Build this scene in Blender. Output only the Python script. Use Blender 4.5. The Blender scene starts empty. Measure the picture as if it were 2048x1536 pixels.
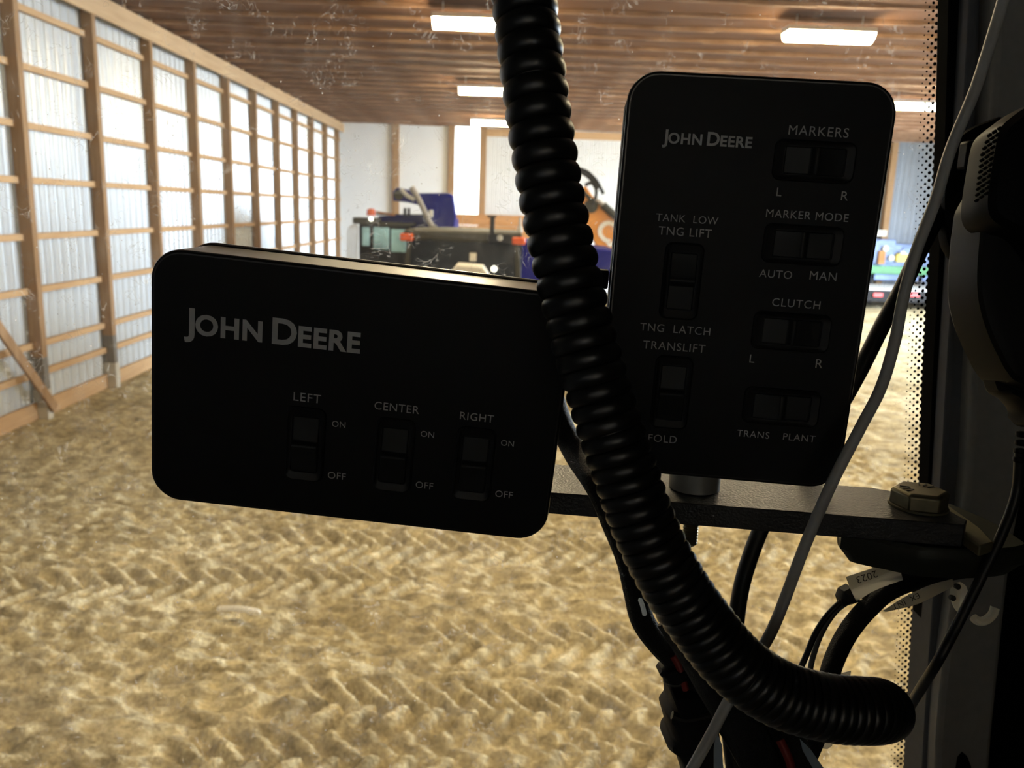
import bpy, bmesh, math, random
import numpy as np
from mathutils import Vector, Matrix, geometry

S = bpy.context.scene
COL = S.collection
random.seed(4)
rng = np.random.default_rng(7)

# ------------------------------------------------------------------ camera
F = 1650.0                      # focal length in pixels of the 2048 wide frame
H = 3.03                        # eye height above the dirt floor
_f = np.array([(1015 - 1024) / F, (420 - 768) / F, 1.0]); _f /= np.linalg.norm(_f)
_d = np.array([(768 - 1024) / F, (8500 - 768) / F, 1.0]); _d -= _f * (_d @ _f); _d /= np.linalg.norm(_d)
_r = np.cross(_d, _f)


def c2w(p):                     # camera-frame vector (right, down, forward) to world
    p = np.array(p, float)
    return Vector((_r @ p, _f @ p, -(_d @ p)))


EYE = Vector((0, 0, H))
CX, CY, CZ = c2w((1, 0, 0)), c2w((0, 1, 0)), c2w((0, 0, 1))
cam_d = bpy.data.cameras.new('camera'); cam = bpy.data.objects.new('camera', cam_d); COL.objects.link(cam)
cam_d.sensor_width = 36.0; cam_d.lens = F / 2048 * 36.0; cam_d.clip_start = 0.02; cam_d.clip_end = 300
cam_d.dof.use_dof = True; cam_d.dof.focus_distance = 0.425; cam_d.dof.aperture_fstop = 17.0
M = Matrix.Identity(4)
for i in range(3):
    M[i][0] = CX[i]; M[i][1] = -CY[i]; M[i][2] = -CZ[i]; M[i][3] = EYE[i]
cam.matrix_world = M
S.camera = cam

# ------------------------------------------------------------------ daylight and exposure
S.view_settings.view_transform = 'Standard'; S.view_settings.look = 'None'
S.view_settings.gamma = 1.0; S.view_settings.exposure = 1.55; S.view_settings.use_curve_mapping = False
try:
    S.cycles.use_denoising = True
    S.cycles.max_bounces = 10; S.cycles.diffuse_bounces = 5; S.cycles.transparent_max_bounces = 16
    S.cycles.caustics_reflective = False; S.cycles.caustics_refractive = False
    S.cycles.sample_clamp_indirect = 6.0
except Exception:
    pass
LAMP_STRENGTH = 36.0
SKY_STRENGTH = 19.0
W = bpy.data.worlds.new('overcast_sky'); S.world = W; W.use_nodes = True
nt = W.node_tree; nt.nodes.clear()
o_ = nt.nodes.new('ShaderNodeOutputWorld'); b_ = nt.nodes.new('ShaderNodeBackground')
b_.inputs[0].default_value = (0.72, 0.84, 1.0, 1); b_.inputs[1].default_value = SKY_STRENGTH
nt.links.new(b_.outputs[0], o_.inputs[0])
DOOR_Y0, DOOR_Y1, DOOR_Z = 12.0, 26.0, 5.4
WALL_R = 18.0
pl = bpy.data.lights.new('door_portal', 'AREA'); pl.shape = 'RECTANGLE'; pl.size = DOOR_Y1 - DOOR_Y0; pl.size_y = DOOR_Z
pl.cycles.is_portal = True
po = bpy.data.objects.new('door_portal', pl); COL.objects.link(po)
po.matrix_world = Matrix(((0, 0, 1, WALL_R + 0.2), (1, 0, 0, (DOOR_Y0 + DOOR_Y1) / 2), (0, 1, 0, DOOR_Z / 2), (0, 0, 0, 1)))


# ------------------------------------------------------------------ pixel helpers
def ray(px, py):
    return c2w(((px - 1024) / F, (py - 768) / F, 1.0))


def at(px, py, z):              # the point seen at a pixel at optical depth z
    return EYE + ray(px, py) * z


def onY(px, py, Y):
    q = ray(px, py); return EYE + q * (Y / q.y)


def onfloor(px, py):
    q = ray(px, py); return EYE + q * (-H / q.z)


# ------------------------------------------------------------------ materials
MATS = {}


def mat(name, col, rough=0.5, metal=0.0, spec=0.5, var=0.12, scale=30.0, bump=0.0, bscale=None, coat=0.0, emit=None, estr=0.0, col2=None, stretch=None):
    m = bpy.data.materials.new(name); m.use_nodes = True
    n = m.node_tree.nodes; l = m.node_tree.links
    p = n['Principled BSDF']
    p.inputs['Roughness'].default_value = rough; p.inputs['Metallic'].default_value = metal
    p.inputs['Specular IOR Level'].default_value = spec
    p.inputs['Coat Weight'].default_value = coat
    tc = n.new('ShaderNodeTexCoord'); mp = n.new('ShaderNodeMapping')
    if stretch: mp.inputs['Scale'].default_value = stretch
    l.new(tc.outputs['Object'], mp.inputs[0])
    no = n.new('ShaderNodeTexNoise'); no.inputs['Scale'].default_value = scale; no.inputs['Detail'].default_value = 5
    l.new(mp.outputs[0], no.inputs['Vector'])
    rp = n.new('ShaderNodeValToRGB')
    a = [max(0, c * (1 - var)) for c in col]; b = list(col2) if col2 else [min(1, c * (1 + var)) for c in col]
    rp.color_ramp.elements[0].position = 0.3; rp.color_ramp.elements[1].position = 0.7
    rp.color_ramp.elements[0].color = (*a, 1); rp.color_ramp.elements[1].color = (*b, 1)
    l.new(no.outputs['Fac'], rp.inputs[0]); l.new(rp.outputs[0], p.inputs['Base Color'])
    if bump:
        n2 = n.new('ShaderNodeTexNoise'); n2.inputs['Scale'].default_value = bscale or scale * 4; n2.inputs['Detail'].default_value = 3
        l.new(mp.outputs[0], n2.inputs['Vector'])
        bp = n.new('ShaderNodeBump'); bp.inputs['Strength'].default_value = bump; bp.inputs['Distance'].default_value = 0.002
        l.new(n2.outputs['Fac'], bp.inputs['Height']); l.new(bp.outputs[0], p.inputs['Normal'])
    if emit:
        p.inputs['Emission Color'].default_value = (*emit, 1); p.inputs['Emission Strength'].default_value = estr
    MATS[name] = m
    return m


def wood(name, c1, c2, rough=0.75, stretch=(6, 6, 0.5), sc=3.0):
    m = mat(name, c1, rough, spec=0.25, scale=sc, col2=c2, var=0.0, stretch=stretch)
    return m


m_white_steel = mat('white_painted_steel', (0.74, 0.79, 0.84), 0.28, metal=0.45, spec=0.5, var=0.03, scale=1.5)
m_end_white = mat('white_liner_sheet', (0.79, 0.82, 0.84), 0.5, var=0.03, scale=1.0)
m_door_grey = mat('pale_grey_ribbed_steel', (0.62, 0.65, 0.68), 0.4, var=0.04, scale=2.0)
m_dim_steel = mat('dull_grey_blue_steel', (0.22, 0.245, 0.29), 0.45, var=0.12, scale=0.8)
m_wood_post = wood('brown_pine', (0.27, 0.155, 0.075), (0.40, 0.25, 0.13))
m_wood_girt = wood('tan_pine', (0.46, 0.28, 0.14), (0.58, 0.38, 0.20), stretch=(6, 0.5, 6))
m_wood_plate = wood('pale_pine', (0.50, 0.33, 0.18), (0.62, 0.43, 0.25), stretch=(6, 0.4, 6))
m_treated = wood('grey_treated_timber', (0.15, 0.135, 0.12), (0.22, 0.20, 0.175))
m_sleeve = mat('pale_plastic_sleeve', (0.52, 0.49, 0.42), 0.6, var=0.12, scale=6)
m_deck = mat('brown_roof_deck', (0.135, 0.060, 0.027), 0.8, spec=0.2, var=0.25, scale=1.2, col2=(0.21, 0.098, 0.045), stretch=(0.4, 2.0, 1))
m_batten = mat('dusty_batten', (0.27, 0.135, 0.07), 0.7, spec=0.25, var=0.25, scale=1.5, col2=(0.38, 0.23, 0.14))
m_plank = wood('orange_brown_plank', (0.36, 0.17, 0.06), (0.46, 0.23, 0.09), stretch=(0.5, 6, 4))
m_lamp = mat('lamp_tube', (1, 1, 1), 0.4, var=0, emit=(1.0, 0.80, 0.50), estr=LAMP_STRENGTH)
m_lamp_body = mat('lamp_housing', (0.7, 0.7, 0.68), 0.4, var=0.03)
m_conc = mat('gravel_outside', (0.42, 0.42, 0.42), 0.9, scale=2.0, var=0.2)
m_box = mat('black_box_plastic', (0.012, 0.012, 0.012), 0.30, spec=0.5, var=0.1, scale=40, bump=0.05, bscale=900)
m_face = mat('black_faceplate', (0.009, 0.009, 0.009), 0.5, spec=0.18, var=0.1, scale=60)
m_bezel = mat('black_switch_bezel', (0.012, 0.012, 0.012), 0.5, spec=0.3, var=0.1, scale=60)
m_rocker = mat('charcoal_rocker', (0.019, 0.020, 0.020), 0.5, spec=0.3, var=0.08, scale=60)
m_ink = mat('pale_grey_print', (0.74, 0.73, 0.70), 0.6, var=0.05, scale=200)
m_ink_dim = mat('grey_print', (0.66, 0.66, 0.63), 0.6, var=0.05, scale=200)
m_hose = mat('black_corrugated_plastic', (0.013, 0.013, 0.012), 0.36, spec=0.5, var=0.15, scale=60)
m_loom = mat('black_braided_sleeve', (0.012, 0.012, 0.012), 0.6, spec=0.4, var=0.3, scale=400, bump=0.8, bscale=1500)
m_cable = mat('black_cable', (0.015, 0.015, 0.014), 0.45, spec=0.4, var=0.1, scale=80)
m_cable_w = mat('white_cable', (0.78, 0.76, 0.70), 0.5, spec=0.3, var=0.05, scale=100)
m_cable_g = mat('grey_wire', (0.30, 0.30, 0.29), 0.5, spec=0.3, var=0.05, scale=100)
m_bar = mat('black_powder_coat', (0.020, 0.020, 0.020), 0.40, spec=0.6, var=0.15, scale=60, bump=0.25, bscale=700)
m_zinc = mat('zinc_steel', (0.50, 0.49, 0.44), 0.38, metal=0.35, var=0.08, scale=120)
m_zinc_y = mat('yellow_zinc_bolt', (0.22, 0.19, 0.11), 0.45, metal=0.7, var=0.15, scale=150)
m_olive = mat('olive_bracket', (0.15, 0.135, 0.07), 0.55, var=0.15, scale=60)
m_bracket = mat('dark_bracket', (0.030, 0.032, 0.022), 0.5, spec=0.4, var=0.15, scale=60)
m_mic = mat('black_handset_plastic', (0.009, 0.009, 0.010), 0.5, spec=0.08, var=0.1, scale=60)
m_mic2 = mat('charcoal_handset_shell', (0.012, 0.012, 0.011), 0.5, spec=0.12, var=0.1, scale=60)
m_rubber = mat('black_rubber', (0.004, 0.004, 0.004), 0.85, spec=0.05, var=0.1, scale=60)
m_trim = mat('charcoal_trim', (0.15, 0.155, 0.165), 0.65, spec=0.3, var=0.06, scale=120)
m_panel = mat('grey_pillar_panel', (0.46, 0.445, 0.40), 0.65, spec=0.3, var=0.06, scale=120)
m_cabin = mat('dark_cab_lining', (0.045, 0.045, 0.045), 0.85, spec=0.1, var=0.1, scale=20)
m_tag = None
m_tag_ink = mat('tag_ink', (0.05, 0.05, 0.05), 0.6, var=0.0)
m_tape = mat('black_tape', (0.012, 0.012, 0.012), 0.7, spec=0.2, var=0.2, scale=100)
m_red_wire = mat('red_wire', (0.30, 0.03, 0.02), 0.5, var=0.1, scale=100)
m_film = mat('pale_blue_plastic_tag', (0.45, 0.55, 0.62), 0.3, var=0.05, scale=100)
m_navy = mat('royal_blue_paint', (0.006, 0.007, 0.15), 0.55, spec=0.06, var=0.12, scale=2.0)
m_mblack = mat('machine_black', (0.015, 0.015, 0.017), 0.6, spec=0.12, var=0.15, scale=5)
m_mgrey = mat('dusty_roof_grey', (0.060, 0.058, 0.046), 0.6, spec=0.15, var=0.15, scale=3.0)
m_pipe = mat('dull_steel_pipe', (0.30, 0.27, 0.23), 0.45, metal=0.4, var=0.1, scale=6)
m_amber = mat('amber_lens', (0.85, 0.13, 0.02), 0.25, var=0.06, scale=20, coat=0.4)
m_redlens = mat('red_lens', (0.70, 0.05, 0.05), 0.3, var=0.06, scale=20)
m_orange = mat('orange_paint', (0.68, 0.26, 0.035), 0.4, var=0.12, scale=3.0, coat=0.2)
m_cream = mat('cream_paint', (0.80, 0.77, 0.68), 0.5, var=0.04, scale=6)
m_tire = mat('tyre_rubber', (0.025, 0.024, 0.022), 0.85, var=0.2, scale=10)
m_rim = mat('wheel_rim', (0.5, 0.5, 0.48), 0.5, var=0.1, scale=10)
m_cabglass = mat('dark_cab_glass', (0.008, 0.012, 0.022), 0.30, spec=0.12, var=0.1, scale=2)
m_tealglass = mat('teal_cab_glass', (0.24, 0.42, 0.43), 0.15, spec=0.6, var=0.7, scale=1.6)
m_worklight = mat('lit_work_light', (1, 1, 1), 0.3, var=0, emit=(1.0, 0.95, 0.75), estr=1.2)
m_green = mat('green_paint', (0.06, 0.25, 0.09), 0.5, var=0.2, scale=4)
m_yellow = mat('yellow_paint', (0.65, 0.52, 0.08), 0.5, var=0.15, scale=4)
m_steelblue = mat('faded_blue_paint', (0.15, 0.22, 0.42), 0.5, var=0.3, scale=3)
m_flat = mat('pale_deck', (0.72, 0.73, 0.74), 0.6, var=0.1, scale=3)


def translucent_sheet():
    m = bpy.data.materials.new('translucent_wall_sheet'); m.use_nodes = True
    n = m.node_tree.nodes; l = m.node_tree.links; n.clear()
    o = n.new('ShaderNodeOutputMaterial'); t = n.new('ShaderNodeBsdfTranslucent'); d = n.new('ShaderNodeBsdfDiffuse'); mx = n.new('ShaderNodeMixShader')
    no = n.new('ShaderNodeTexNoise'); no.inputs['Scale'].default_value = 0.8
    rp = n.new('ShaderNodeValToRGB'); rp.color_ramp.elements[0].color = (0.62, 0.62, 0.58, 1); rp.color_ramp.elements[1].color = (0.75, 0.75, 0.72, 1)
    l.new(no.outputs['Fac'], rp.inputs[0]); l.new(rp.outputs[0], t.inputs[0]); l.new(rp.outputs[0], d.inputs[0])
    mx.inputs[0].default_value = 0.55
    l.new(t.outputs[0], mx.inputs[1]); l.new(d.outputs[0], mx.inputs[2]); l.new(mx.outputs[0], o.inputs[0])
    return m


m_skylight = translucent_sheet()
m_tag = translucent_sheet(); m_tag.name = 'white_paper_tag'
for n_ in m_tag.node_tree.nodes:
    if n_.type == 'MIX_SHADER': n_.inputs[0].default_value = 0.3
    if n_.type == 'VALTORGB':
        for e_ in n_.color_ramp.elements: e_.color = (0.86, 0.86, 0.83, 1)


def floor_material():
    m = bpy.data.materials.new('packed_dirt'); m.use_nodes = True
    n = m.node_tree.nodes; l = m.node_tree.links; p = n['Principled BSDF']
    p.inputs['Roughness'].default_value = 0.95; p.inputs['Specular IOR Level'].default_value = 0.1
    tc = n.new('ShaderNodeTexCoord')

    def noise(sc, det, stretch=None):
        x = n.new('ShaderNodeTexNoise'); x.inputs['Scale'].default_value = sc; x.inputs['Detail'].default_value = det
        if stretch:
            mp = n.new('ShaderNodeMapping'); mp.inputs['Scale'].default_value = stretch
            l.new(tc.outputs['Object'], mp.inputs[0]); l.new(mp.outputs[0], x.inputs['Vector'])
        else:
            l.new(tc.outputs['Object'], x.inputs['Vector'])
        return x
    a = noise(0.55, 6); b = noise(7.0, 8, (0.7, 1.3, 1)); c = noise(32.0, 6)
    r1 = n.new('ShaderNodeValToRGB')
    r1.color_ramp.elements[0].position = 0.32; r1.color_ramp.elements[0].color = (0.43, 0.355, 0.195, 1)
    r1.color_ramp.elements[1].position = 0.68; r1.color_ramp.elements[1].color = (0.66, 0.575, 0.365, 1)
    r2 = n.new('ShaderNodeValToRGB')
    r2.color_ramp.elements[0].position = 0.34; r2.color_ramp.elements[0].color = (0.42, 0.40, 0.38, 1)
    r2.color_ramp.elements[1].position = 0.62; r2.color_ramp.elements[1].color = (1.06, 1.06, 1.07, 1)
    mx = n.new('ShaderNodeMix'); mx.data_type = 'RGBA'; mx.blend_type = 'MULTIPLY'; mx.inputs[0].default_value = 0.85
    l.new(a.outputs['Fac'], r1.inputs[0]); l.new(b.outputs['Fac'], r2.inputs[0])
    l.new(r1.outputs[0], mx.inputs[6]); l.new(r2.outputs[0], mx.inputs[7])
    r3 = n.new('ShaderNodeValToRGB')
    r3.color_ramp.elements[0].position = 0.35; r3.color_ramp.elements[0].color = (0.66, 0.65, 0.63, 1)
    r3.color_ramp.elements[1].position = 0.7; r3.color_ramp.elements[1].color = (1.32, 1.32, 1.34, 1)
    l.new(c.outputs['Fac'], r3.inputs[0])
    mx2 = n.new('ShaderNodeMix'); mx2.data_type = 'RGBA'; mx2.blend_type = 'MULTIPLY'; mx2.inputs[0].default_value = 0.7
    l.new(mx.outputs[2], mx2.inputs[6]); l.new(r3.outputs[0], mx2.inputs[7])
    l.new(mx2.outputs[2], p.inputs['Base Color'])
    bp = n.new('ShaderNodeBump'); bp.inputs['Strength'].default_value = 0.7; bp.inputs['Distance'].default_value = 0.03
    ad = n.new('ShaderNodeMath'); ad.operation = 'ADD'
    l.new(b.outputs['Fac'], ad.inputs[0]); l.new(c.outputs['Fac'], ad.inputs[1])
    l.new(ad.outputs[0], bp.inputs['Height']); l.new(bp.outputs[0], p.inputs['Normal'])
    return m


m_floor = floor_material()


def glass_material():
    """Clear pane with a film of dust, specks and stray lint on it."""
    m = bpy.data.materials.new('dusty_windshield_glass'); m.use_nodes = True
    n = m.node_tree.nodes; l = m.node_tree.links; n.clear()
    o = n.new('ShaderNodeOutputMaterial')
    tr = n.new('ShaderNodeBsdfTransparent'); tr.inputs[0].default_value = (0.955, 0.97, 0.96, 1)
    gl = n.new('ShaderNodeBsdfGlossy'); gl.inputs['Roughness'].default_value = 0.02
    fr = n.new('ShaderNodeFresnel'); fr.inputs['IOR'].default_value = 1.25
    m1 = n.new('ShaderNodeMixShader'); l.new(fr.outputs[0], m1.inputs[0]); l.new(tr.outputs[0], m1.inputs[1]); l.new(gl.outputs[0], m1.inputs[2])
    tl = n.new('ShaderNodeBsdfTranslucent'); tl.inputs[0].default_value = (0.85, 0.84, 0.80, 1)
    tc = n.new('ShaderNodeTexCoord')

    def noise(sc, det, dist=0.0, w=0):
        x = n.new('ShaderNodeTexNoise'); x.inputs['Scale'].default_value = sc; x.inputs['Detail'].default_value = det; x.inputs['Distortion'].default_value = dist
        mp = n.new('ShaderNodeMapping'); mp.inputs['Location'].default_value = (w, w * 0.7, w * 1.3)
        l.new(tc.outputs['Object'], mp.inputs[0]); l.new(mp.outputs[0], x.inputs['Vector'])
        return x

    def math_(op, a, b=None, clamp=False):
        x = n.new('ShaderNodeMath'); x.operation = op; x.use_clamp = clamp
        for k, v in enumerate((a, b)):
            if v is None: continue
            if isinstance(v, (int, float)): x.inputs[k].default_value = v
            else: l.new(v, x.inputs[k])
        return x.outputs[0]

    def step(v, lo, hi):
        x = n.new('ShaderNodeMapRange'); x.inputs['From Min'].default_value = lo; x.inputs['From Max'].default_value = hi
        l.new(v, x.inputs['Value']); return x.outputs[0]
    film = math_('MULTIPLY', step(noise(9, 6).outputs['Fac'], 0.3, 0.75), 0.014)
    film = math_('ADD', film, 0.004)
    film = math_('ADD', film, math_('MULTIPLY', step(noise(60, 5, w=3).outputs['Fac'], 0.5, 0.8), 0.022))
    # lint: thin contour lines of a distorted noise, broken up by a second one
    ln = math_('ABSOLUTE', math_('SUBTRACT', noise(75, 1.0, 1.6, w=5).outputs['Fac'], 0.5))
    line = step(ln, 0.016, 0.005)
    line = math_('MULTIPLY', line, step(noise(60, 1, w=9).outputs['Fac'], 0.53, 0.60))
    vo = n.new('ShaderNodeTexVoronoi'); vo.inputs['Scale'].default_value = 130
    l.new(tc.outputs['Object'], vo.inputs['Vector'])
    spk = step(vo.outputs['Distance'], 0.10, 0.05)
    spk = math_('MULTIPLY', spk, step(noise(120, 1, w=13).outputs['Fac'], 0.58, 0.62))
    tot = math_('ADD', film, math_('MULTIPLY', line, 0.19))
    tot = math_('ADD', tot, math_('MULTIPLY', spk, 0.5), True)
    m2 = n.new('ShaderNodeMixShader'); l.new(tot, m2.inputs[0]); l.new(m1.outputs[0], m2.inputs[1]); l.new(tl.outputs[0], m2.inputs[2])
    l.new(m2.outputs[0], o.inputs[0])
    return m


m_glass = glass_material()


# ------------------------------------------------------------------ mesh builder
class MB:
    def __init__(s): s.v = []; s.f = []; s.sm = []

    def add(s, verts, faces, smooth=False):
        o = len(s.v); s.v += [tuple(p) for p in verts]
        for f in faces: s.f.append(tuple(i + o for i in f)); s.sm.append(smooth)

    def box(s, c, size, rot=None):
        c = Vector(c); h = [x / 2 for x in size]
        vs = [Vector((x, y, z)) for x in (-h[0], h[0]) for y in (-h[1], h[1]) for z in (-h[2], h[2])]
        if rot is not None: vs = [rot @ p for p in vs]
        s.add([c + p for p in vs], [(0, 1, 3, 2), (4, 6, 7, 5), (0, 4, 5, 1), (2, 3, 7, 6), (0, 2, 6, 4), (1, 5, 7, 3)])

    def box2(s, a, b):
        s.box([(a[i] + b[i]) / 2 for i in range(3)], [abs(b[i] - a[i]) for i in range(3)])

    def beam(s, a, b, w, h, up=(0, 0, 1)):
        a = Vector(a); b = Vector(b); t = (b - a).normalized(); x = t.cross(Vector(up)).normalized(); y = x.cross(t)
        R = Matrix((x, t, y)).transposed()
        s.box((a + b) / 2, (w, (b - a).length, h), R)

    def prism(s, pts, vec):
        n = len(pts); vec = Vector(vec)
        s.add(list(pts) + [Vector(p) + vec for p in pts],
              [tuple(range(n))[::-1], tuple(range(n, 2 * n))] + [(i, (i + 1) % n, n + (i + 1) % n, n + i) for i in range(n)])

    def loft(s, rings, smooth=True, caps=True, closed=True):
        n = len(rings[0]); vs = [p for r in rings for p in r]; fs = []
        for k in range(len(rings) - 1):
            for i in range(n if closed else n - 1):
                j = (i + 1) % n; fs.append((k * n + i, k * n + j, (k + 1) * n + j, (k + 1) * n + i))
        s.add(vs, fs, smooth)
        if caps:
            o = len(s.v) - len(vs)
            s.f.append(tuple(o + i for i in range(n))[::-1]); s.sm.append(False)
            s.f.append(tuple(o + (len(rings) - 1) * n + i for i in range(n))); s.sm.append(False)

    def pillow(s, pts, vec, prof, smooth=True):
        """outline scaled about its centre and moved along vec: prof = [(scale, offset), ...]"""
        pts = [Vector(p) for p in pts]; c = sum(pts, Vector()) / len(pts); vec = Vector(vec)
        s.loft([[c + (p - c) * k + vec * o for p in pts] for k, o in prof], smooth)

    def lathe(s, org, axis, prof, seg=32, smooth=True, caps=True):
        org = Vector(org); a = Vector(axis).normalized(); x = a.orthogonal().normalized(); y = a.cross(x)
        s.loft([[org + a * h + (x * math.cos(2 * math.pi * i / seg) + y * math.sin(2 * math.pi * i / seg)) * r for i in range(seg)] for r, h in prof], smooth, caps)

    def tube(s, path, rad, seg=16, caps=True, flat=1.0):
        fr = frames(path); rings = []
        for k, (p, x, y) in enumerate(fr):
            r = rad[k] if hasattr(rad, '__len__') else rad
            rings.append([p + x * (math.cos(2 * math.pi * i / seg) * r) + y * (math.sin(2 * math.pi * i / seg) * r * flat) for i in range(seg)])
        s.loft(rings, True, caps)

    def build(s, name, m, parent=None, bevel=0.0, sharp=32, seg=2):
        me = bpy.data.meshes.new(name)
        if parent is not None:
            off = Vector((0, 0, 0)); q_ = parent
            while q_ is not None: off += Vector(q_.location); q_ = q_.parent
            vs = [Vector(p) - off for p in s.v]
        else:
            vs = [Vector(p) for p in s.v]
            if len(vs):
                lo = [min(p[i] for p in vs) for i in range(3)]; hi = [max(p[i] for p in vs) for i in range(3)]
                org = Vector(((lo[0] + hi[0]) / 2, (lo[1] + hi[1]) / 2, lo[2])); vs = [p - org for p in vs]
        me.from_pydata([tuple(p) for p in vs], [], s.f)
        me.polygons.foreach_set('use_smooth', s.sm)
        bm = bmesh.new(); bm.from_mesh(me); bmesh.ops.recalc_face_normals(bm, faces=bm.faces); bm.to_mesh(me); bm.free()
        me.set_sharp_from_angle(angle=math.radians(sharp))
        me.materials.append(m)
        o = bpy.data.objects.new(name, me); COL.objects.link(o)
        if parent is not None: o.parent = parent
        else: o.location = org; o.matrix_world = Matrix.Translation(org)
        if bevel:
            b = o.modifiers.new('bevel', 'BEVEL'); b.width = bevel; b.segments = seg; b.limit_method = 'ANGLE'; b.angle_limit = math.radians(40)
        return o


def smooth_path(pts, n=8):
    pts = [Vector(p) for p in pts]; P = [pts[0] * 2 - pts[1]] + pts + [pts[-1] * 2 - pts[-2]]; out = []
    for k in range(1, len(P) - 2):
        a, b, c, d = P[k - 1:k + 3]
        for i in range(n):
            t = i / n
            out.append(0.5 * ((2 * b) + (c - a) * t + (2 * a - 5 * b + 4 * c - d) * t * t + (3 * b - a - 3 * c + d) * t ** 3))
    out.append(pts[-1]); return out


def frames(path):
    path = [Vector(p) for p in path]; res = []; prev = None
    for k, p in enumerate(path):
        t = (path[min(k + 1, len(path) - 1)] - path[max(k - 1, 0)]).normalized()
        if prev is None: x = t.orthogonal().normalized()
        else: x = (prev - t * prev.dot(t)).normalized()
        prev = x; res.append((p, x, t.cross(x)))
    return res


def tag(o, label=None, cat=None, group=None, kind=None):
    if label: o['label'] = label
    if cat: o['category'] = cat
    if group: o['group'] = group
    if kind: o['kind'] = kind
    return o


def empty(name, loc, label=None, cat=None, group=None, kind=None):
    o = bpy.data.objects.new(name, None); COL.objects.link(o); o.location = loc; o.empty_display_size = 0.05
    o.matrix_world = Matrix.Translation(Vector(loc))
    return tag(o, label, cat, group, kind)


def copy_tree(o, off):
    def rec(src, par):
        c = src.copy(); COL.objects.link(c)
        if par is not None: c.parent = par
        for ch in src.children: rec(ch, c)
        return c
    c = rec(o, None); c.location = Vector(o.location) + Vector(off); return c


def text_verts(s, bold=0.0, spacing=1.0):
    cu = bpy.data.curves.new('lettering', 'FONT'); cu.body = s; cu.offset = bold; cu.space_character = spacing; cu.resolution_u = 4
    o = bpy.data.objects.new('lettering_tmp', cu); COL.objects.link(o)
    dg = bpy.context.evaluated_depsgraph_get(); me = bpy.data.meshes.new_from_object(o.evaluated_get(dg))
    vs = [v.co.copy() for v in me.vertices]; fs = [tuple(p.vertices) for p in me.polygons]
    bpy.data.objects.remove(o); bpy.data.curves.remove(cu); bpy.data.meshes.remove(me)
    return vs, fs


def put_text(mb, s, centre, right, up, width, bold=0.0, spacing=1.0, height=None):
    """flat lettering centred on a point, fitted to a width (and height)"""
    runs = s if isinstance(s, list) else [(s, 1.0, 0.0)]
    V = []; Fc = []; x = 0.0
    for txt, k, gap in runs:
        vs, fs = text_verts(txt, bold / k, spacing)
        x0 = min(v.x for v in vs); x1 = max(v.x for v in vs); o = len(V)
        V += [Vector(((v.x - x0) * k + x + gap, v.y * k, 0)) for v in vs]; Fc += [tuple(i + o for i in f) for f in fs]
        x += (x1 - x0) * k + gap
    lo = [min(v[i] for v in V) for i in (0, 1)]; hi = [max(v[i] for v in V) for i in (0, 1)]
    sx = width / (hi[0] - lo[0]); sy = height / (hi[1] - lo[1]) if height else sx
    right = Vector(right); up = Vector(up)
    mb.add([Vector(centre) + right * ((v.x - (lo[0] + hi[0]) / 2) * sx) + up * ((v.y - (lo[1] + hi[1]) / 2) * sy) for v in V], Fc)


ORD = ['first', 'second', 'third', 'fourth', 'fifth', 'sixth', 'seventh', 'eighth', 'ninth', 'tenth', 'eleventh', 'twelfth', 'thirteenth', 'fourteenth',
       'fifteenth', 'sixteenth', 'seventeenth', 'eighteenth', 'nineteenth', 'twentieth', 'twenty-first', 'twenty-second', 'twenty-third', 'twenty-fourth']

# ================================================================== THE SHED
XL = -6.27                      # inner face of the posts
XP = XL - 0.20                  # steel sheet of the left wall
YE = 32.4; YB = -9.0
ZC = 6.06                       # underside of the roof deck


def vnoise(x, y, seed):
    r = np.random.default_rng(seed); T = r.random((256, 256))
    xi = np.floor(x).astype(int); yi = np.floor(y).astype(int); fx = x - xi; fy = y - yi
    fx = fx * fx * (3 - 2 * fx); fy = fy * fy * (3 - 2 * fy)
    g = lambda a, b: T[a % 256, b % 256]
    return (g(xi, yi) * (1 - fx) + g(xi + 1, yi) * fx) * (1 - fy) + (g(xi, yi + 1) * (1 - fx) + g(xi + 1, yi + 1) * fx) * fy


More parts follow.
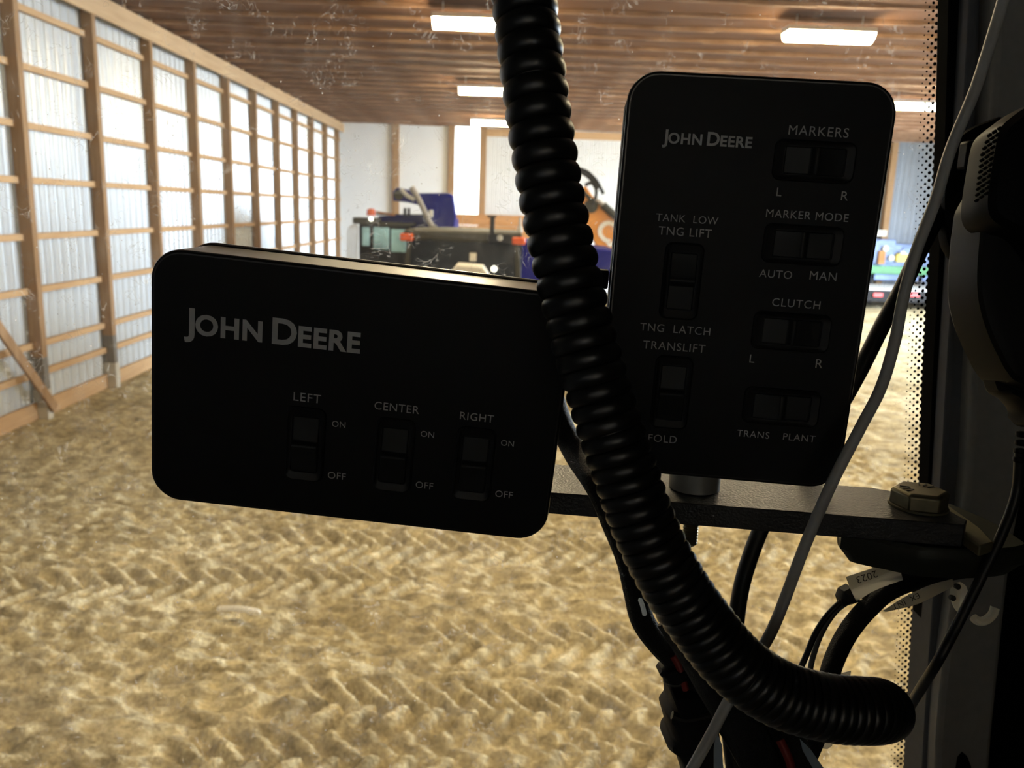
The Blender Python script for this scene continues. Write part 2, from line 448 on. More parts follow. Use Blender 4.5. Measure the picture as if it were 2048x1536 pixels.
def build_floor():
    xs = np.concatenate([[-6.45], np.arange(-6.4, 5.0, 0.028), np.arange(5.0, WALL_R, 0.12), [WALL_R]])
    ys = [YB, -4, 0, 2.5, 3.2]
    y = 3.4; st = 0.024
    while y < YE: ys.append(y); y += st; st = min(0.3, st * (1.0 if y < 7.5 else 1.02))
    ys.append(YE); ys = np.array(ys)
    X, Y = np.meshgrid(xs, ys)
    h = np.zeros_like(X)
    for sc, am, sd in ((0.35, 0.10, 1), (1.0, 0.05, 2), (2.7, 0.055, 3), (6.5, 0.060, 4), (13.0, 0.060, 5), (24.0, 0.024, 6)):
        n = vnoise(X * sc * 0.8 + 50, Y * sc * 1.45 + 50, sd) - 0.5
        if sc in (2.7, 6.5): n = np.abs(n) * -1.4 + 0.25
        h += am * n
    # tyre tracks: rows of V-shaped lug prints
    def track(p0, p1, w, A, pitch, seed):
        a = np.array([p0.x, p0.y]); b = np.array([p1.x, p1.y]); t = (b - a); L = np.linalg.norm(t); t /= L; nrm = np.array([-t[1], t[0]])
        s = (X - a[0]) * t[0] + (Y - a[1]) * t[1]; q = (X - a[0]) * nrm[0] + (Y - a[1]) * nrm[1]
        q = q + (vnoise(s * 0.8 + 9, q * 0 + 3, seed) - 0.5) * 0.15
        ins = np.clip((w / 2 - np.abs(q)) / 0.05, 0, 1) * np.clip(s / 0.3, 0, 1) * np.clip((L - s) / 0.5, 0, 1)
        off = np.where(q > 0, 0.0, 0.5)
        ph = (s + np.abs(q) * 0.75) / pitch + off
        lug = np.clip(np.sin(ph * 2 * np.pi) * 1.6 + 0.1, -0.8, 1.0)
        fade = 0.55 + 0.9 * (vnoise(X * 0.9 + 30, Y * 0.9, seed + 5) - 0.3)
        return ins, A * lug * np.clip(fade, 0.15, 1.2) - 0.02
    for px0, py0, px1, py1, w, A, sd in ((560, 1405, 1700, 1425, 0.66, 0.075, 11), (820, 1290, 1800, 1300, 0.66, 0.065, 12),
                                         (300, 1530, 1500, 1500, 0.6, 0.06, 13), (420, 1080, 1900, 1110, 0.7, 0.045, 14), (-100, 1190, 900, 1150, 0.6, 0.05, 15)):
        ins, tr = track(onfloor(px0, py0), onfloor(px1, py1), w, A, 0.21, sd)
        h = h * (1 - 0.6 * ins) + tr * ins
    fade = np.clip((Y - 2.5) / 1.0, 0, 1) * np.clip((X + 6.5) / 0.4, 0, 1)
    h = h * fade
    h -= np.clip(h.max() * 0, 0, 1)
    n1, n0 = X.shape
    vs = np.stack([X, Y, h - 0.01], -1).reshape(-1, 3)
    idx = np.arange(n1 * n0).reshape(n1, n0)
    fs = np.stack([idx[:-1, :-1], idx[:-1, 1:], idx[1:, 1:], idx[1:, :-1]], -1).reshape(-1, 4)
    me = bpy.data.meshes.new('floor'); me.from_pydata(vs.tolist(), [], fs.tolist()); me.materials.append(m_floor)
    me.polygons.foreach_set('use_smooth', [True] * len(me.polygons))
    o = bpy.data.objects.new('floor', me); COL.objects.link(o)
    tag(o, 'packed tan dirt floor with tyre tread prints', 'floor', kind='structure')


build_floor()
b = MB(); b.box2((XP - 0.5, YB, ZC), (WALL_R + 0.3, YE + 0.3, ZC + 0.12))
tag(b.build('ceiling', m_deck), 'brown boarded underside of the shed roof', 'ceiling', kind='structure')


def ribbed(mb, a, b, z0, z1, nrm, pitch=0.23, depth=0.022):
    """vertical-ribbed sheet from a to b (xy), ribs standing out along nrm"""
    a = Vector((a[0], a[1], 0)); b = Vector((b[0], b[1], 0)); L = (b - a).length; t = (b - a) / L; n = Vector((nrm[0], nrm[1], 0))
    prof = []; s = 0.0
    while s < L:
        for ds, d in ((0.0, 0), (0.012, depth), (0.030, depth), (0.042, 0), (pitch * 0.5, 0), (pitch * 0.5 + 0.008, depth * 0.3), (pitch * 0.5 + 0.02, 0)):
            if s + ds < L: prof.append((s + ds, d))
        s += pitch
    prof.append((L, 0))
    lo = [a + t * q + n * d + Vector((0, 0, z0)) for q, d in prof]; hi = [p + Vector((0, 0, z1 - z0)) for p in lo]
    m = len(prof); lo2 = [a - n * 0.02 + t * q + Vector((0, 0, z0)) for q in (L, 0)]; hi2 = [p + Vector((0, 0, z1 - z0)) for p in lo2]
    ring_lo = lo + lo2; ring_hi = hi + hi2; k = len(ring_lo)
    mb.add(ring_lo + ring_hi, [(i, (i + 1) % k, k + (i + 1) % k, k + i) for i in range(k)])


b = MB(); ribbed(b, (XP, YB), (XP, YE), -0.2, ZC, (1, 0))
tag(b.build('wall_left', m_white_steel), 'white ribbed steel sheet of the left wall', 'wall', kind='structure')
# end wall
b = MB(); b.box2((XP, YE, -0.1), (-2.2, YE + 0.05, ZC)); b.box2((-0.95, YE, 5.75), (8.0, YE + 0.05, ZC))
tag(b.build('wall_end', m_end_white), 'white lined far end wall', 'wall', kind='structure')
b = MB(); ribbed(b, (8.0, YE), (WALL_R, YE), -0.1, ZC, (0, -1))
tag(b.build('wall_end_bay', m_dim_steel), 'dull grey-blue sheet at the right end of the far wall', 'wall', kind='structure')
b = MB(); b.box2((-2.2, YE, -0.1), (-0.95, YE + 0.01, ZC))
tag(b.build('wall_end_skylight', m_skylight), 'brightest translucent white sheet of the far end wall', 'wall', kind='structure')
b = MB(); ribbed(b, (-0.9, YE - 0.03), (8.0, YE - 0.03), -0.1, 5.75, (0, -1), pitch=0.16, depth=0.012)
for z in (5.2, 4.75):
    b.box2((1.9, YE - 0.07, z - 0.03), (7.6, YE - 0.03, z + 0.04))
tag(b.build('door_1', m_door_grey), 'pale grey ribbed sliding door in the far end wall', 'door', kind='structure')
b = MB(); b.box2((WALL_R, YB, -0.1), (WALL_R + 0.1, DOOR_Y0, ZC)); b.box2((WALL_R, DOOR_Y1, -0.1), (WALL_R + 0.1, YE, ZC)); b.box2((WALL_R, DOOR_Y0, DOOR_Z), (WALL_R + 0.1, DOOR_Y1, ZC))
tag(b.build('wall_right', m_white_steel), 'white steel right wall with a wide open doorway', 'wall', kind='structure')
b = MB(); b.box2((XP, YB - 0.1, -0.1), (WALL_R, YB, ZC))
tag(b.build('wall_back', m_white_steel), 'white steel wall behind the tractor', 'wall', kind='structure')
b = MB(); b.box2((WALL_R + 0.1, -30, -0.35), (120, 90, -0.05))
tag(b.build('floor_outdoors', m_conc), 'gravel yard outside the open doorway', 'ground', kind='structure')
b = MB(); b.box2((XP + 0.03, YB, -0.1), (XP + 0.07, YE, 0.22))
tag(b.build('baseboard_left', m_wood_girt), 'pale skirt board along the foot of the left wall', 'baseboard', kind='structure')

# posts of the left wall
YS = [11.24 + 2.04 * i for i in range(11)]
gp = 'timber posts of the left wall'
for i, y in enumerate([7.16, 9.2] + YS):
    k = i - 2
    lab = ('timber wall post nearest the left picture edge with a braced grey foot' if k == 0 else
           'tall timber post of the left wall, %s from the left edge of the photo' % ORD[k] if k > 0 else 'timber wall post just outside the left picture edge')
    e = empty('wall_post', (XL - 0.09, y - 0.06, 0), lab, 'post', gp)
    b = MB(); b.box2((XP + 0.025, y - 0.12, 0.85), (XL, y, 5.74)); b.build('post_shaft', m_wood_post, e, 0.006)
    b = MB(); b.box2((XP + 0.025, y - 0.12, 0.40), (XL, y, 0.85)); b.build('treated_foot', m_treated, e, 0.006)
    b = MB(); b.box2((XP + 0.015, y - 0.13, -0.1), (XL + 0.012, y + 0.01, 0.40)); b.build('base_sleeve', m_sleeve, e, 0.008)
# girts
for i, z in enumerate((5.40, 4.67, 3.92, 3.21, 2.47, 1.75, 1.01, 0.61)):
    b = MB(); b.box2((XP + 0.025, YB, z - 0.045), (XP + 0.085, YE - 0.02, z + 0.045))
    tag(b.build('wall_girt', m_wood_girt, None, 0.004), 'horizontal tan timber rail on the left wall, %s rail from the top' % ORD[i], 'rail', 'horizontal rails of the left wall')
b = MB(); b.box2((XL - 0.01, YB, 5.68), (XL + 0.035, YE - 0.02, 6.00))
tag(b.build('wall_plate', m_wood_plate, None, 0.006), 'long pale timber beam along the top of the left wall', 'beam')
# diagonal brace low at the left picture edge
b = MB(); b.beam((XL + 0.05, YS[0] - 0.02, 0.12), (XL + 0.05, 8.6, 3.2), 0.14, 0.04, (1, 0, 0))
tag(b.build('diagonal_brace', m_wood_post, None, 0.004), 'sloping timber brace meeting the foot of the leftmost post', 'brace')
# rafter stubs above the plate
for i in range(22):
    y = 12.2 + i * 1.02
    if y > YE - 0.1: break
    b = MB(); b.box2((XL - 0.02, y - 0.02, 5.98), (XL + 0.03, y + 0.02, ZC + 0.02))
    tag(b.build('rafter_tie', m_wood_girt), 'short wooden tie standing on the left wall top beam, %s from the near end' % ORD[i], 'tie', 'short ties on the left wall beam')
# battens of the ceiling
n = 0
for i in range(26):
    y = YE - 0.5 - i * 0.92
    if y < 7: break
    b = MB()
    xs = np.linspace(XP, WALL_R, 26); prev = None
    for k in range(len(xs) - 1):
        dz = 0.012 * math.sin(k * 1.7 + i * 2.1); dy = 0.02 * math.sin(k * 0.9 + i)
        b.box2((xs[k], y - 0.03 + dy, ZC - 0.058 + dz), (xs[k + 1], y + 0.03 + dy, ZC + 0.01))
    tag(b.build('ceiling_batten', m_batten), 'long pale batten across the brown ceiling, %s row from the far end wall' % (ORD[i] if i < len(ORD) else 'nearest'), 'batten', 'ceiling battens')
# end wall posts and plank skirt
for i, (x0, x1) in enumerate(((-4.42, -4.15), (-2.30, -2.05), (-1.12, -0.86))):
    b = MB(); b.box2((x0, YE - 0.16, -0.05), (x1, YE - 0.005, ZC))
    tag(b.build('end_wall_post', m_wood_post, None, 0.01), 'timber post of the far end wall, %s from the left corner' % ORD[i], 'post', 'posts of the far end wall')
b = MB(); b.box2((-0.86, YE - 0.12, 5.72), (8.1, YE - 0.035, 6.0))
tag(b.build('door_header', m_wood_girt, None, 0.01), 'tan timber header above the grey sliding door', 'beam')
b = MB()
p0, p1 = onY(893, 428, 31.6), onY(1100, 432, 31.6)
zt = (p0.z + p1.z) / 2
for k in range(6):
    b.box2((p0.x, 31.6, zt - 0.42 * (k + 1) + 0.01), (p1.x, 31.66, zt - 0.42 * k))
e = empty('plank_partition', ((p0.x + p1.x) / 2, 31.65, 0), 'orange-brown plank partition standing in front of the far end wall', 'partition')
b.build('planks', m_plank, e, 0.01)
for x in (p0.x + 0.2, p1.x - 0.2):
    b = MB(); b.box2((x - 0.06, 31.66, -0.05), (x + 0.06, 31.78, zt)); b.build('upright', m_plank, e, 0.01)

# ceiling lamps
lampspots = []
for r_, x in enumerate((-0.52, 4.82, 9.75)):
    for k, y in enumerate((-1.2, 6.1, 13.3, 20.5, 27.7)): lampspots.append((r_, k, x - 0.02 * k, y))
rowname = ['left', 'middle', 'right']; kn = ['behind the cab', 'overhead', 'nearest visible', 'second visible', 'farthest']
proto = None
for r_, k, x, y in lampspots:
    lab = 'glowing strip light under the ceiling, %s of the %s row' % (kn[k], rowname[r_])
    if proto is None:
        proto = empty('ceiling_lamp', (x, y, ZC - 0.34), lab, 'lamp', 'strip lights under the shed roof')
        z = ZC - 0.34
        b = MB(); q = 0.66; w = 0.20
        b.loft([[(x - q, y - w, z + 0.08), (x + q, y - w, z + 0.08), (x + q, y + w, z + 0.08), (x - q, y + w, z + 0.08)],
                [(x - q, y - w * 0.8, z + 0.16), (x + q, y - w * 0.8, z + 0.16), (x + q, y + w * 0.8, z + 0.16), (x - q, y + w * 0.8, z + 0.16)]], False)
        b.build('lamp_housing', m_lamp_body, proto, 0.006)
        b = MB()
        rings = []
        for th in np.linspace(0, math.pi, 9):
            cy = math.cos(th) * w * 0.95; cz = z + 0.078 - math.sin(th) * 0.13
            rings.append([(x - q + 0.02, y + cy, cz), (x + q - 0.02, y + cy, cz)])
        b.loft(rings, True, False, False)
        for sx in (-q + 0.02, q - 0.02):
            b.add([(x + sx, y + math.cos(t) * w * 0.95, z + 0.078 - math.sin(t) * 0.13) for t in np.linspace(0, math.pi, 9)], [tuple(range(9))])
        b.build('lamp_diffuser', m_lamp, proto)
        for sx in (-0.5, 0.5):
            b = MB(); b.tube([(x + sx, y, z + 0.15), (x + sx, y, ZC + 0.02)], 0.006, 8); b.build('hanger', m_lamp_body, proto)
        org = Vector(proto.location)
    else:
        c = copy_tree(proto, Vector((x, y, ZC - 0.34)) - org); c['label'] = lab


# ================================================================== MACHINES AT THE BACK
def wheel(root, c, axis, R, w, tyre=m_tire):
    b = MB(); c = Vector(c); a = Vector(axis).normalized()
    b.lathe(c - a * w / 2, a, [(R * 0.55, 0), (R * 0.9, 0), (R * 0.98, w * 0.12), (R, w * 0.5), (R * 0.98, w * 0.88), (R * 0.9, w), (R * 0.55, w)], 36)
    x = a.orthogonal().normalized(); y = a.cross(x)
    for k in range(18):
        t = 2 * math.pi * k / 18; d = x * math.cos(t) + y * math.sin(t); tt = a.cross(d)
        for sgn in (-1, 1):
            Rm = Matrix((tt, a, d)).transposed()
            b.box(c + d * R * 1.0 + a * w * 0.22 * sgn + tt * (0.06 * sgn * R), (R * 0.07, w * 0.45, R * 0.08), Rm)
    t = b.build('wheel', tyre, root)
    b = MB(); b.lathe(c - a * w * 0.3, a, [(R * 0.1, 0), (R * 0.5, 0.0), (R * 0.57, w * 0.05), (R * 0.57, w * 0.55), (R * 0.5, w * 0.6), (R * 0.1, w * 0.6)], 24)
    b.build('rim', m_rim, t)


# --- tractor with the grey roof
Y0 = 12.6
T = empty('tractor', (onY(925, 500, Y0).x, Y0 + 1.2, 0), 'dark blue tractor with dusty grey cab roof and amber corner lights', 'tractor')
L = onY(806, 470, Y0).x; R_ = onY(1046, 470, Y0).x; zr = onY(925, 484, Y0).z; zt = onY(925, 458, Y0).z
b = MB(); cx = (L + R_) / 2; hw = (R_ - L) / 2; yc = Y0 + 0.85
ring = lambda k, z: [(cx - hw * k, yc - 0.85 * k, z), (cx + hw * k, yc - 0.85 * k, z), (cx + hw * k, yc + 0.85 * k, z), (cx - hw * k, yc + 0.85 * k, z)]
b.loft([ring(0.93, zr), ring(1.0, zr + 0.03), ring(0.99, zt - 0.06), ring(0.96, zt - 0.03), ring(0.3, zt)], False)
b.build('cab_roof', m_mgrey, T, 0.02)
for sx in (-1, 1):
    b = MB(); b.box((cx + sx * (hw - 0.06), yc - 0.86, zr + 0.045), (0.20, 0.10, 0.11)); b.build('corner_light', m_amber, T, 0.02)
    b = MB(); b.prism([(cx + sx * (hw * 0.86), Y0 + 0.02, zr), (cx + sx * (hw * 0.86 + 0.07), Y0 + 0.02, zr), (cx + sx * (hw * 1.0 + 0.05), Y0 - 0.16, 1.35), (cx + sx * (hw * 1.0 - 0.06), Y0 - 0.16, 1.35)], (0, 0.09, 0))
    b.build('cab_pillar', m_mgrey, T, 0.01)
    b = MB(); b.box((cx + sx * (hw - 0.02), Y0 + 1.55, (zr + 1.35) / 2), (0.08, 0.08, zr - 1.35)); b.build('rear_pillar', m_mblack, T, 0.01)
b = MB(); b.prism([(cx - hw * 0.86, Y0 + 0.06, zr), (cx + hw * 0.86, Y0 + 0.06, zr), (cx + hw * 0.97, Y0 - 0.11, 1.35), (cx - hw * 0.97, Y0 - 0.11, 1.35)], (0, 0.02, 0)); b.build('windshield', m_cabglass, T)
b = MB(); b.box((cx, Y0 + 1.6, (zr + 1.35) / 2), (hw * 1.8, 0.02, zr - 1.35)); b.build('rear_window', m_cabglass, T)
b = MB(); b.box((cx, Y0 + 0.75, 1.1), (hw * 2.0, 1.7, 0.55)); b.build('cab_body', m_navy, T, 0.04)
b = MB(); b.loft([[(cx - 0.33, Y0 - 1.9, 0.85), (cx + 0.33, Y0 - 1.9, 0.85), (cx + 0.28, Y0 - 1.9, 1.30), (cx - 0.28, Y0 - 1.9, 1.30)],
                  [(cx - 0.42, Y0 - 0.1, 0.80), (cx + 0.42, Y0 - 0.1, 0.80), (cx + 0.38, Y0 - 0.1, 1.55), (cx - 0.38, Y0 - 0.1, 1.55)]], False); b.build('hood', m_navy, T, 0.05)
p = onY(938, 538, Y0 - 0.5); b = MB()
b.loft([[(p.x - 0.30, p.y, p.z - 0.08), (p.x + 0.30, p.y, p.z - 0.10), (p.x + 0.20, p.y, p.z + 0.03), (p.x - 0.18, p.y, p.z + 0.05)],
        [(p.x - 0.30, p.y + 0.4, p.z - 0.08), (p.x + 0.30, p.y + 0.4, p.z - 0.10), (p.x + 0.20, p.y + 0.4, p.z + 0.05), (p.x - 0.18, p.y + 0.4, p.z + 0.07)]], False)
b.build('hood_scoop', m_cream, T, 0.02)
p = onY(988, 538, Y0 - 0.45); b = MB(); b.lathe(p, (0, 1, 0), [(0.03, -0.03), (0.042, 0), (0.04, 0.06)], 20); b.build('work_lamp', m_worklight, T)
b = MB(); b.tube([p + Vector((0, 0.05, 0)), p + Vector((0.0, 0.1, -0.4))], 0.015, 8); b.build('lamp_stem', m_mblack, T)
p = onY(946, 514, Y0 - 0.03); b = MB(); b.box(p, (0.10, 0.012, 0.12)); b.build('sticker', m_cream, T)
p = onY(985, 433, Y0 - 0.05); q = onY(988, 486, Y0 - 0.05); b = MB(); b.box2((p.x - 0.035, p.y - 0.03, q.z), (p.x + 0.035, p.y + 0.03, p.z)); b.box2((p.x - 0.08, p.y - 0.02, p.z - 0.015), (p.x + 0.06, p.y + 0.02, p.z + 0.015))
b.box2((p.x - 0.06, p.y - 0.05, q.z), (p.x + 0.28, p.y + 0.02, q.z + 0.13))
b.build('aerial_mast', m_mblack, T, 0.008)
p = onY(1000, 476, Y0 - 0.12); b = MB(); b.lathe(p, (0, 1, 0), [(0.01, -0.02), (0.045, 0), (0.045, 0.05)], 18); b.build('round_marker_lamp', m_rim, T)
p = onY(1040, 446, Y0 + 0.1); b = MB(); b.lathe(Vector((p.x, p.y, zt)), (0, 0, 1), [(0.05, -0.02), (0.04, 0.05), (0.02, 0.08), (0.015, 0.2)], 14); b.build('beacon_stub', m_rim, T)
for sx in (-1, 1):
    wheel(T, (cx + sx * (hw + 0.05), Y0 + 1.1, 0.72), (1, 0, 0), 0.74, 0.42); wheel(T, (cx + sx * 0.70, Y0 - 1.5, 0.46), (1, 0, 0), 0.47, 0.28)

# --- blue forage machine behind it on the left
Y1 = 19.0
G = empty('forage_harvester', (onY(800, 460, Y1).x, Y1 + 1.5, 0), 'blue harvesting machine with raised spout, teal cab glass and amber beacon', 'harvester')
q = lambda x, y, Y=Y1: onY(x, y, Y)
b = MB(); a = q(718, 448); c = q(818, 448); z0 = q(765, 520).z
b.box2((a.x, Y1, z0 - 0.1), (c.x, Y1 + 1.6, a.z)); b.build('cab_frame', m_mblack, G, 0.03)
for xa, xb, ya, yb in ((724, 739, 454, 492), (747, 778, 454, 500), (782, 812, 458, 505)):
    p1 = q(xa, ya, Y1 - 0.03); p2 = q(xb, yb, Y1 - 0.03); b = MB(); b.box2((p1.x, Y1 - 0.035, p2.z), (p2.x, Y1 + 0.0, p1.z)); b.build('cab_window', m_tealglass, G, 0.01)
b = MB(); p1 = q(706, 447, Y1 - 0.1); p2 = q(756, 436, Y1 - 0.1); b.box2((p1.x, Y1 - 0.15, p1.z), (p2.x, Y1 + 0.4, p2.z)); b.box2((q(716, 0).x, Y1 - 0.05, q(765, 451).z), (q(830, 0).x, Y1 + 1.65, q(765, 444).z)); b.build('cab_roof', m_mgrey, G, 0.02)
b = MB(); p = q(742, 438, Y1 - 0.16); b.lathe(p, (0, 1, 0), [(0.03, -0.03), (0.05, 0), (0.04, 0.06)], 16); b.build('work_lamp', m_worklight, G)
b = MB(); p = q(742, 431, Y1 + 0.2); b.lathe(p, (0, 0, 1), [(0.10, 0.0), (0.105, 0.05), (0.09, 0.13), (0.03, 0.16)], 20); b.build('beacon', m_amber, G)
b = MB(); b.beam(q(752, 424, Y1 + .3), q(790, 430, Y1 + .3), 0.04, 0.05); b.build('beacon_bar', m_plank, G)
b = MB(); b.beam(q(752, 429, Y1 + .35), q(850, 430, Y1 + .35), 0.04, 0.03)
for x in (810, 818): b.box(q(x, 424, Y1 + .35), (0.06, 0.06, 0.18))
b.build('roof_rail', m_mblack, G)
b = MB(); b.prism([q(756, 432, Y1 + 0.5), q(868, 430, Y1 + 0.5), q(905, 440, Y1 + 0.5), q(908, 560, Y1 + 0.5), q(800, 560, Y1 + 0.5), q(800, 452, Y1 + 0.5), q(754, 448, Y1 + 0.5)], (0, 2.4, 0)); b.build('body', m_navy, G, 0.03)
b = MB(); b.prism([q(785, 382), q(795, 375), q(815, 379), q(835, 386), q(897, 386), q(905, 392), q(911, 432), q(908, 466), q(866, 462), q(856, 434), q(841, 411), q(815, 405), q(786, 402)], (0, 0.5, 0)); b.build('spout', m_navy, G, 0.02)
b = MB(); b.lathe(q(797, 390, Y1 - 0.02), (0, 1, 0), [(0.02, -0.02), (0.11, 0), (0.11, 0.06)], 22); b.build('pivot_disc', m_mgrey, G)
b = MB(); b.tube([q(801, 377, Y1 - .06), q(812, 390, Y1 - .06), q(829, 400, Y1 - .06)], 0.045, 10); b.build('hydraulic_cylinder', m_rim, G)
b = MB(); b.tube(smooth_path([q(823, 374, Y1 - .12), q(836, 396, Y1 - .12), q(852, 428, Y1 - .12), q(864, 451, Y1 - .12), q(884, 466, Y1 - .12), q(900, 480, Y1 - .12)]), 0.065, 12); b.build('steel_pipe', m_pipe, G)
b = MB(); b.box(q(862, 427, Y1 - .02), (0.10, 0.03, 0.16)); b.build('decal', m_cream, G, 0.01)
for i, x in enumerate((697, 702, 707, 712, 716)):
    b = MB(); b.tube(smooth_path([q(712, 448, Y1 - .1), q(x, 458, Y1 - .12), q(x - 1, 490, Y1 - .12), q(x - 2, 520, Y1 - .1)]), 0.013, 8); b.build('hose', m_rim, G)
for sx, yy, R in ((q(735, 0).x, Y1 + 0.4, 0.85), (q(900, 0).x, Y1 + 0.4, 0.85), (q(735, 0).x, Y1 + 2.5, 0.6), (q(900, 0).x, Y1 + 2.5, 0.6)): wheel(G, (sx, yy, R), (1, 0, 0), R, 0.45)
b = MB(); b.box2((q(725, 0).x, Y1 + 0.1, 0.9), (q(905, 0).x, Y1 + 2.8, 1.5)); b.build('chassis', m_mblack, G, 0.03)

# --- blue wagon to the right of the tractor
Y2 = 16.2
q2 = lambda x, y: onY(x, y, Y2)
Wg = empty('wagon', (q2(1150, 520).x, Y2 + 1, 0), 'plain royal blue wagon standing between grey-roofed tractor and orange loader', 'wagon')
b = MB(); b.prism([q2(1030, 482), q2(1130, 492), q2(1240, 502), q2(1236, 562), q2(1060, 566), q2(1040, 560)], (0, 2.2, 0)); b.build('tub', m_navy, Wg, 0.03)
b = MB(); b.box2((q2(1060, 0).x, Y2 + 0.2, 0.95), (q2(1215, 0).x, Y2 + 2.0, 1.1))
for x in (1075, 1205):
    for y in (Y2 + .3, Y2 + 1.9): b.box2((q2(x, 0).x - .05, y - .05, 0.6), (q2(x, 0).x + .05, y + .05, 1.75))
b.build('chassis', m_mblack, Wg, 0.02)
for x in (1078, 1195):
    for y in (Y2 + .35, Y2 + 1.85): wheel(Wg, (q2(x, 0).x, y, 0.42), (1, 0, 0), 0.42, 0.25)

# --- orange loader
Y3 = 19.5
q3 = lambda x, y, d=0: onY(x, y, Y3 + d)
O = empty('loader', (q3(1400, 560).x, Y3 + 1, 0), 'orange loader with raised arm carrying cream block letters', 'loader')
b = MB(); b.prism([q3(1160, 386), q3(1171, 371), q3(1181, 386), q3(1190, 398), q3(1201, 405), q3(1212, 424), q3(1240, 452), q3(1330, 530), q3(1400, 590), q3(1385, 640), q3(1300, 575), q3(1232, 508), q3(1221, 517), q3(1211, 517), q3(1194, 507), q3(1192, 488), q3(1176, 458), q3(1160, 425)], (0, 0.35, 0)); b.build('loader_arm', m_orange, O, 0.02)
b = MB(); b.tube([q3(1206, 410, -.06), q3(1240, 440, -.06), q3(1330, 520, -.06)], 0.09, 12); b.build('lift_cylinder', m_mgrey, O)
b = MB(); b.tube([q3(1192, 399, -.06), q3(1208, 412, -.06)], 0.05, 12); b.build('cylinder_rod', m_pipe, O)
for i, pts in enumerate((((1150, 336), (1172, 342), (1190, 358), (1200, 374), (1207, 388)), ((1150, 342), (1168, 348), (1185, 362), (1196, 378)), ((1170, 370), (1183, 366), (1192, 378), (1191, 395), (1184, 410)))):
    b = MB(); b.tube(smooth_path([q3(x, y, -.1 + .02 * i) for x, y in pts]), 0.04, 10); b.build('hydraulic_hose', m_tire, O)
b = MB(); b.tube(smooth_path([q3(1166, 384, -.03), q3(1175, 392, -.05), q3(1186, 402, -.03)]), 0.035, 8); b.lathe(q3(1183, 412, -.08), (0, 1, 0), [(0.05, 0), (0.16, 0.03), (0.16, 0.08)], 16); b.build('pin_boss', m_mgrey, O)
b = MB(); d = (q3(1300, 545, -.02) - q3(1212, 458, -.02)).normalized(); up = Vector((-d.z, 0, d.x)); up = up if up.z > 0 else -up
put_text(b, 'CASE', q3(1212, 458, -.015) + d * 0.58, d, up, 1.5, bold=0.03); b.build('lettering', m_cream, O)
b = MB(); b.lathe(q3(1207, 500, -.04), (0, 1, 0), [(0.02, 0), (0.06, 0.01), (0.06, 0.05)], 14); b.build('pivot_pin', m_mgrey, O)
b = MB(); b.box2((q3(1290, 0).x, Y3 + 0.1, 0.5), (q3(1490, 0).x, Y3 + 2.4, 1.5)); b.build('body', m_orange, O, 0.06)
b = MB(); b.box2((q3(1330, 0).x, Y3 + 0.5, 1.5), (q3(1470, 0).x, Y3 + 1.9, 2.6)); b.build('cab', m_mblack, O, 0.05)
for x in (1290, 1490):
    for y in (Y3 + .5, Y3 + 2.0): wheel(O, (q3(x, 0).x, y, 0.55), (1, 0, 0), 0.55, 0.35)

# --- right-hand background
Y4 = 29.3
q4 = lambda x, y, d=0: onY(x, y, Y4 + d)
FB = empty('flatbed_trailer', (q4(1800, 600).x, Y4 + 1.2, 0), 'low pale-decked flatbed trailer with red marker lights by the bright doorway', 'trailer')
x0 = q4(1690, 575).x; x1 = 16.4; zt = q4(1750, 580).z; zb = q4(1750, 603).z
b = MB(); b.box2((x0, Y4, zt), (x1, Y4 + 2.2, zt + 0.05)); b.build('deck', m_flat, FB, 0.01)
b = MB(); b.box2((x0 + .02, Y4 + 0.02, zb), (x1 - .02, Y4 + 2.18, zt)); b.build('side_rail', m_mblack, FB, 0.01)
for x in (1756, 1829):
    b = MB(); p = q4(x, 590, -.02); b.box(p, (0.34, 0.05, 0.13)); b.build('marker_light', m_redlens, FB, 0.01)
for x in (x0 + .6, x1 - .6):
    for y in (Y4 + .35, Y4 + 1.8): wheel(FB, (x, y, 0.28), (1, 0, 0), 0.28, 0.2)
Y5 = 31.4
q5 = lambda x, y, d=0: onY(x, y, Y5 + d)
BM = empty('stored_implement', (q5(1790, 560).x, Y5 + .3, 0), 'faded blue implement stored against the far wall behind the flatbed trailer', 'implement')
a = q5(1740, 478); c = q5(1860, 548)
b = MB(); b.box2((a.x, Y5 + .1, c.z - .3), (c.x, Y5 + .7, a.z - .15)); b.box2((a.x + .2, Y5, a.z - .9), (a.x + 1.0, Y5 + .4, a.z)); b.box2((a.x + 1.3, Y5 + .05, a.z - .6), (c.x, Y5 + .5, a.z - .25)); b.build('hopper', m_steelblue, BM, 0.03)
b = MB(); b.box2((a.x - .1, Y5 - .1, c.z - .05), (c.x + .3, Y5 + .02, c.z + .25)); b.build('frame', m_green, BM, 0.02)
b = MB(); b.box(q5(1803, 516, -.1), (0.45, 0.15, 0.3)); b.build('guard', m_yellow, BM, 0.03)
for x, y in ((1772, 497), (1784, 516), (1806, 508)):
    b = MB(); b.lathe(q5(x, y, -.13), (0, 1, 0), [(0.03, -.02), (0.10, 0), (0.10, .1)], 14); b.build('reflector', m_cream, BM)
b = MB(); b.box(q5(1763, 515, -.06), (0.25, 0.1, 0.5)); b.build('wood_block', m_plank, BM, 0.01)
for x in (a.x + .3, c.x - .3):
    b = MB(); b.box2((x - .08, Y5 + .1, -.05), (x + .08, Y5 + .5, c.z)); b.build('leg', m_mblack, BM)
b = MB(); p1 = q5(1770, 256, -.9); p2 = q5(1885, 236, -.9); b.beam(p1, p2, 0.12, 0.26)
tag(b.build('door_track', m_flat, None, 0.02), 'white sloping overhead track near the right-hand ceiling lamp', 'track')
b = MB(); p = q5(1806, 265, .3); b.box2((p.x - .10, Y5 + .75, -.05), (p.x + .12, Y5 + .98, 6.0))
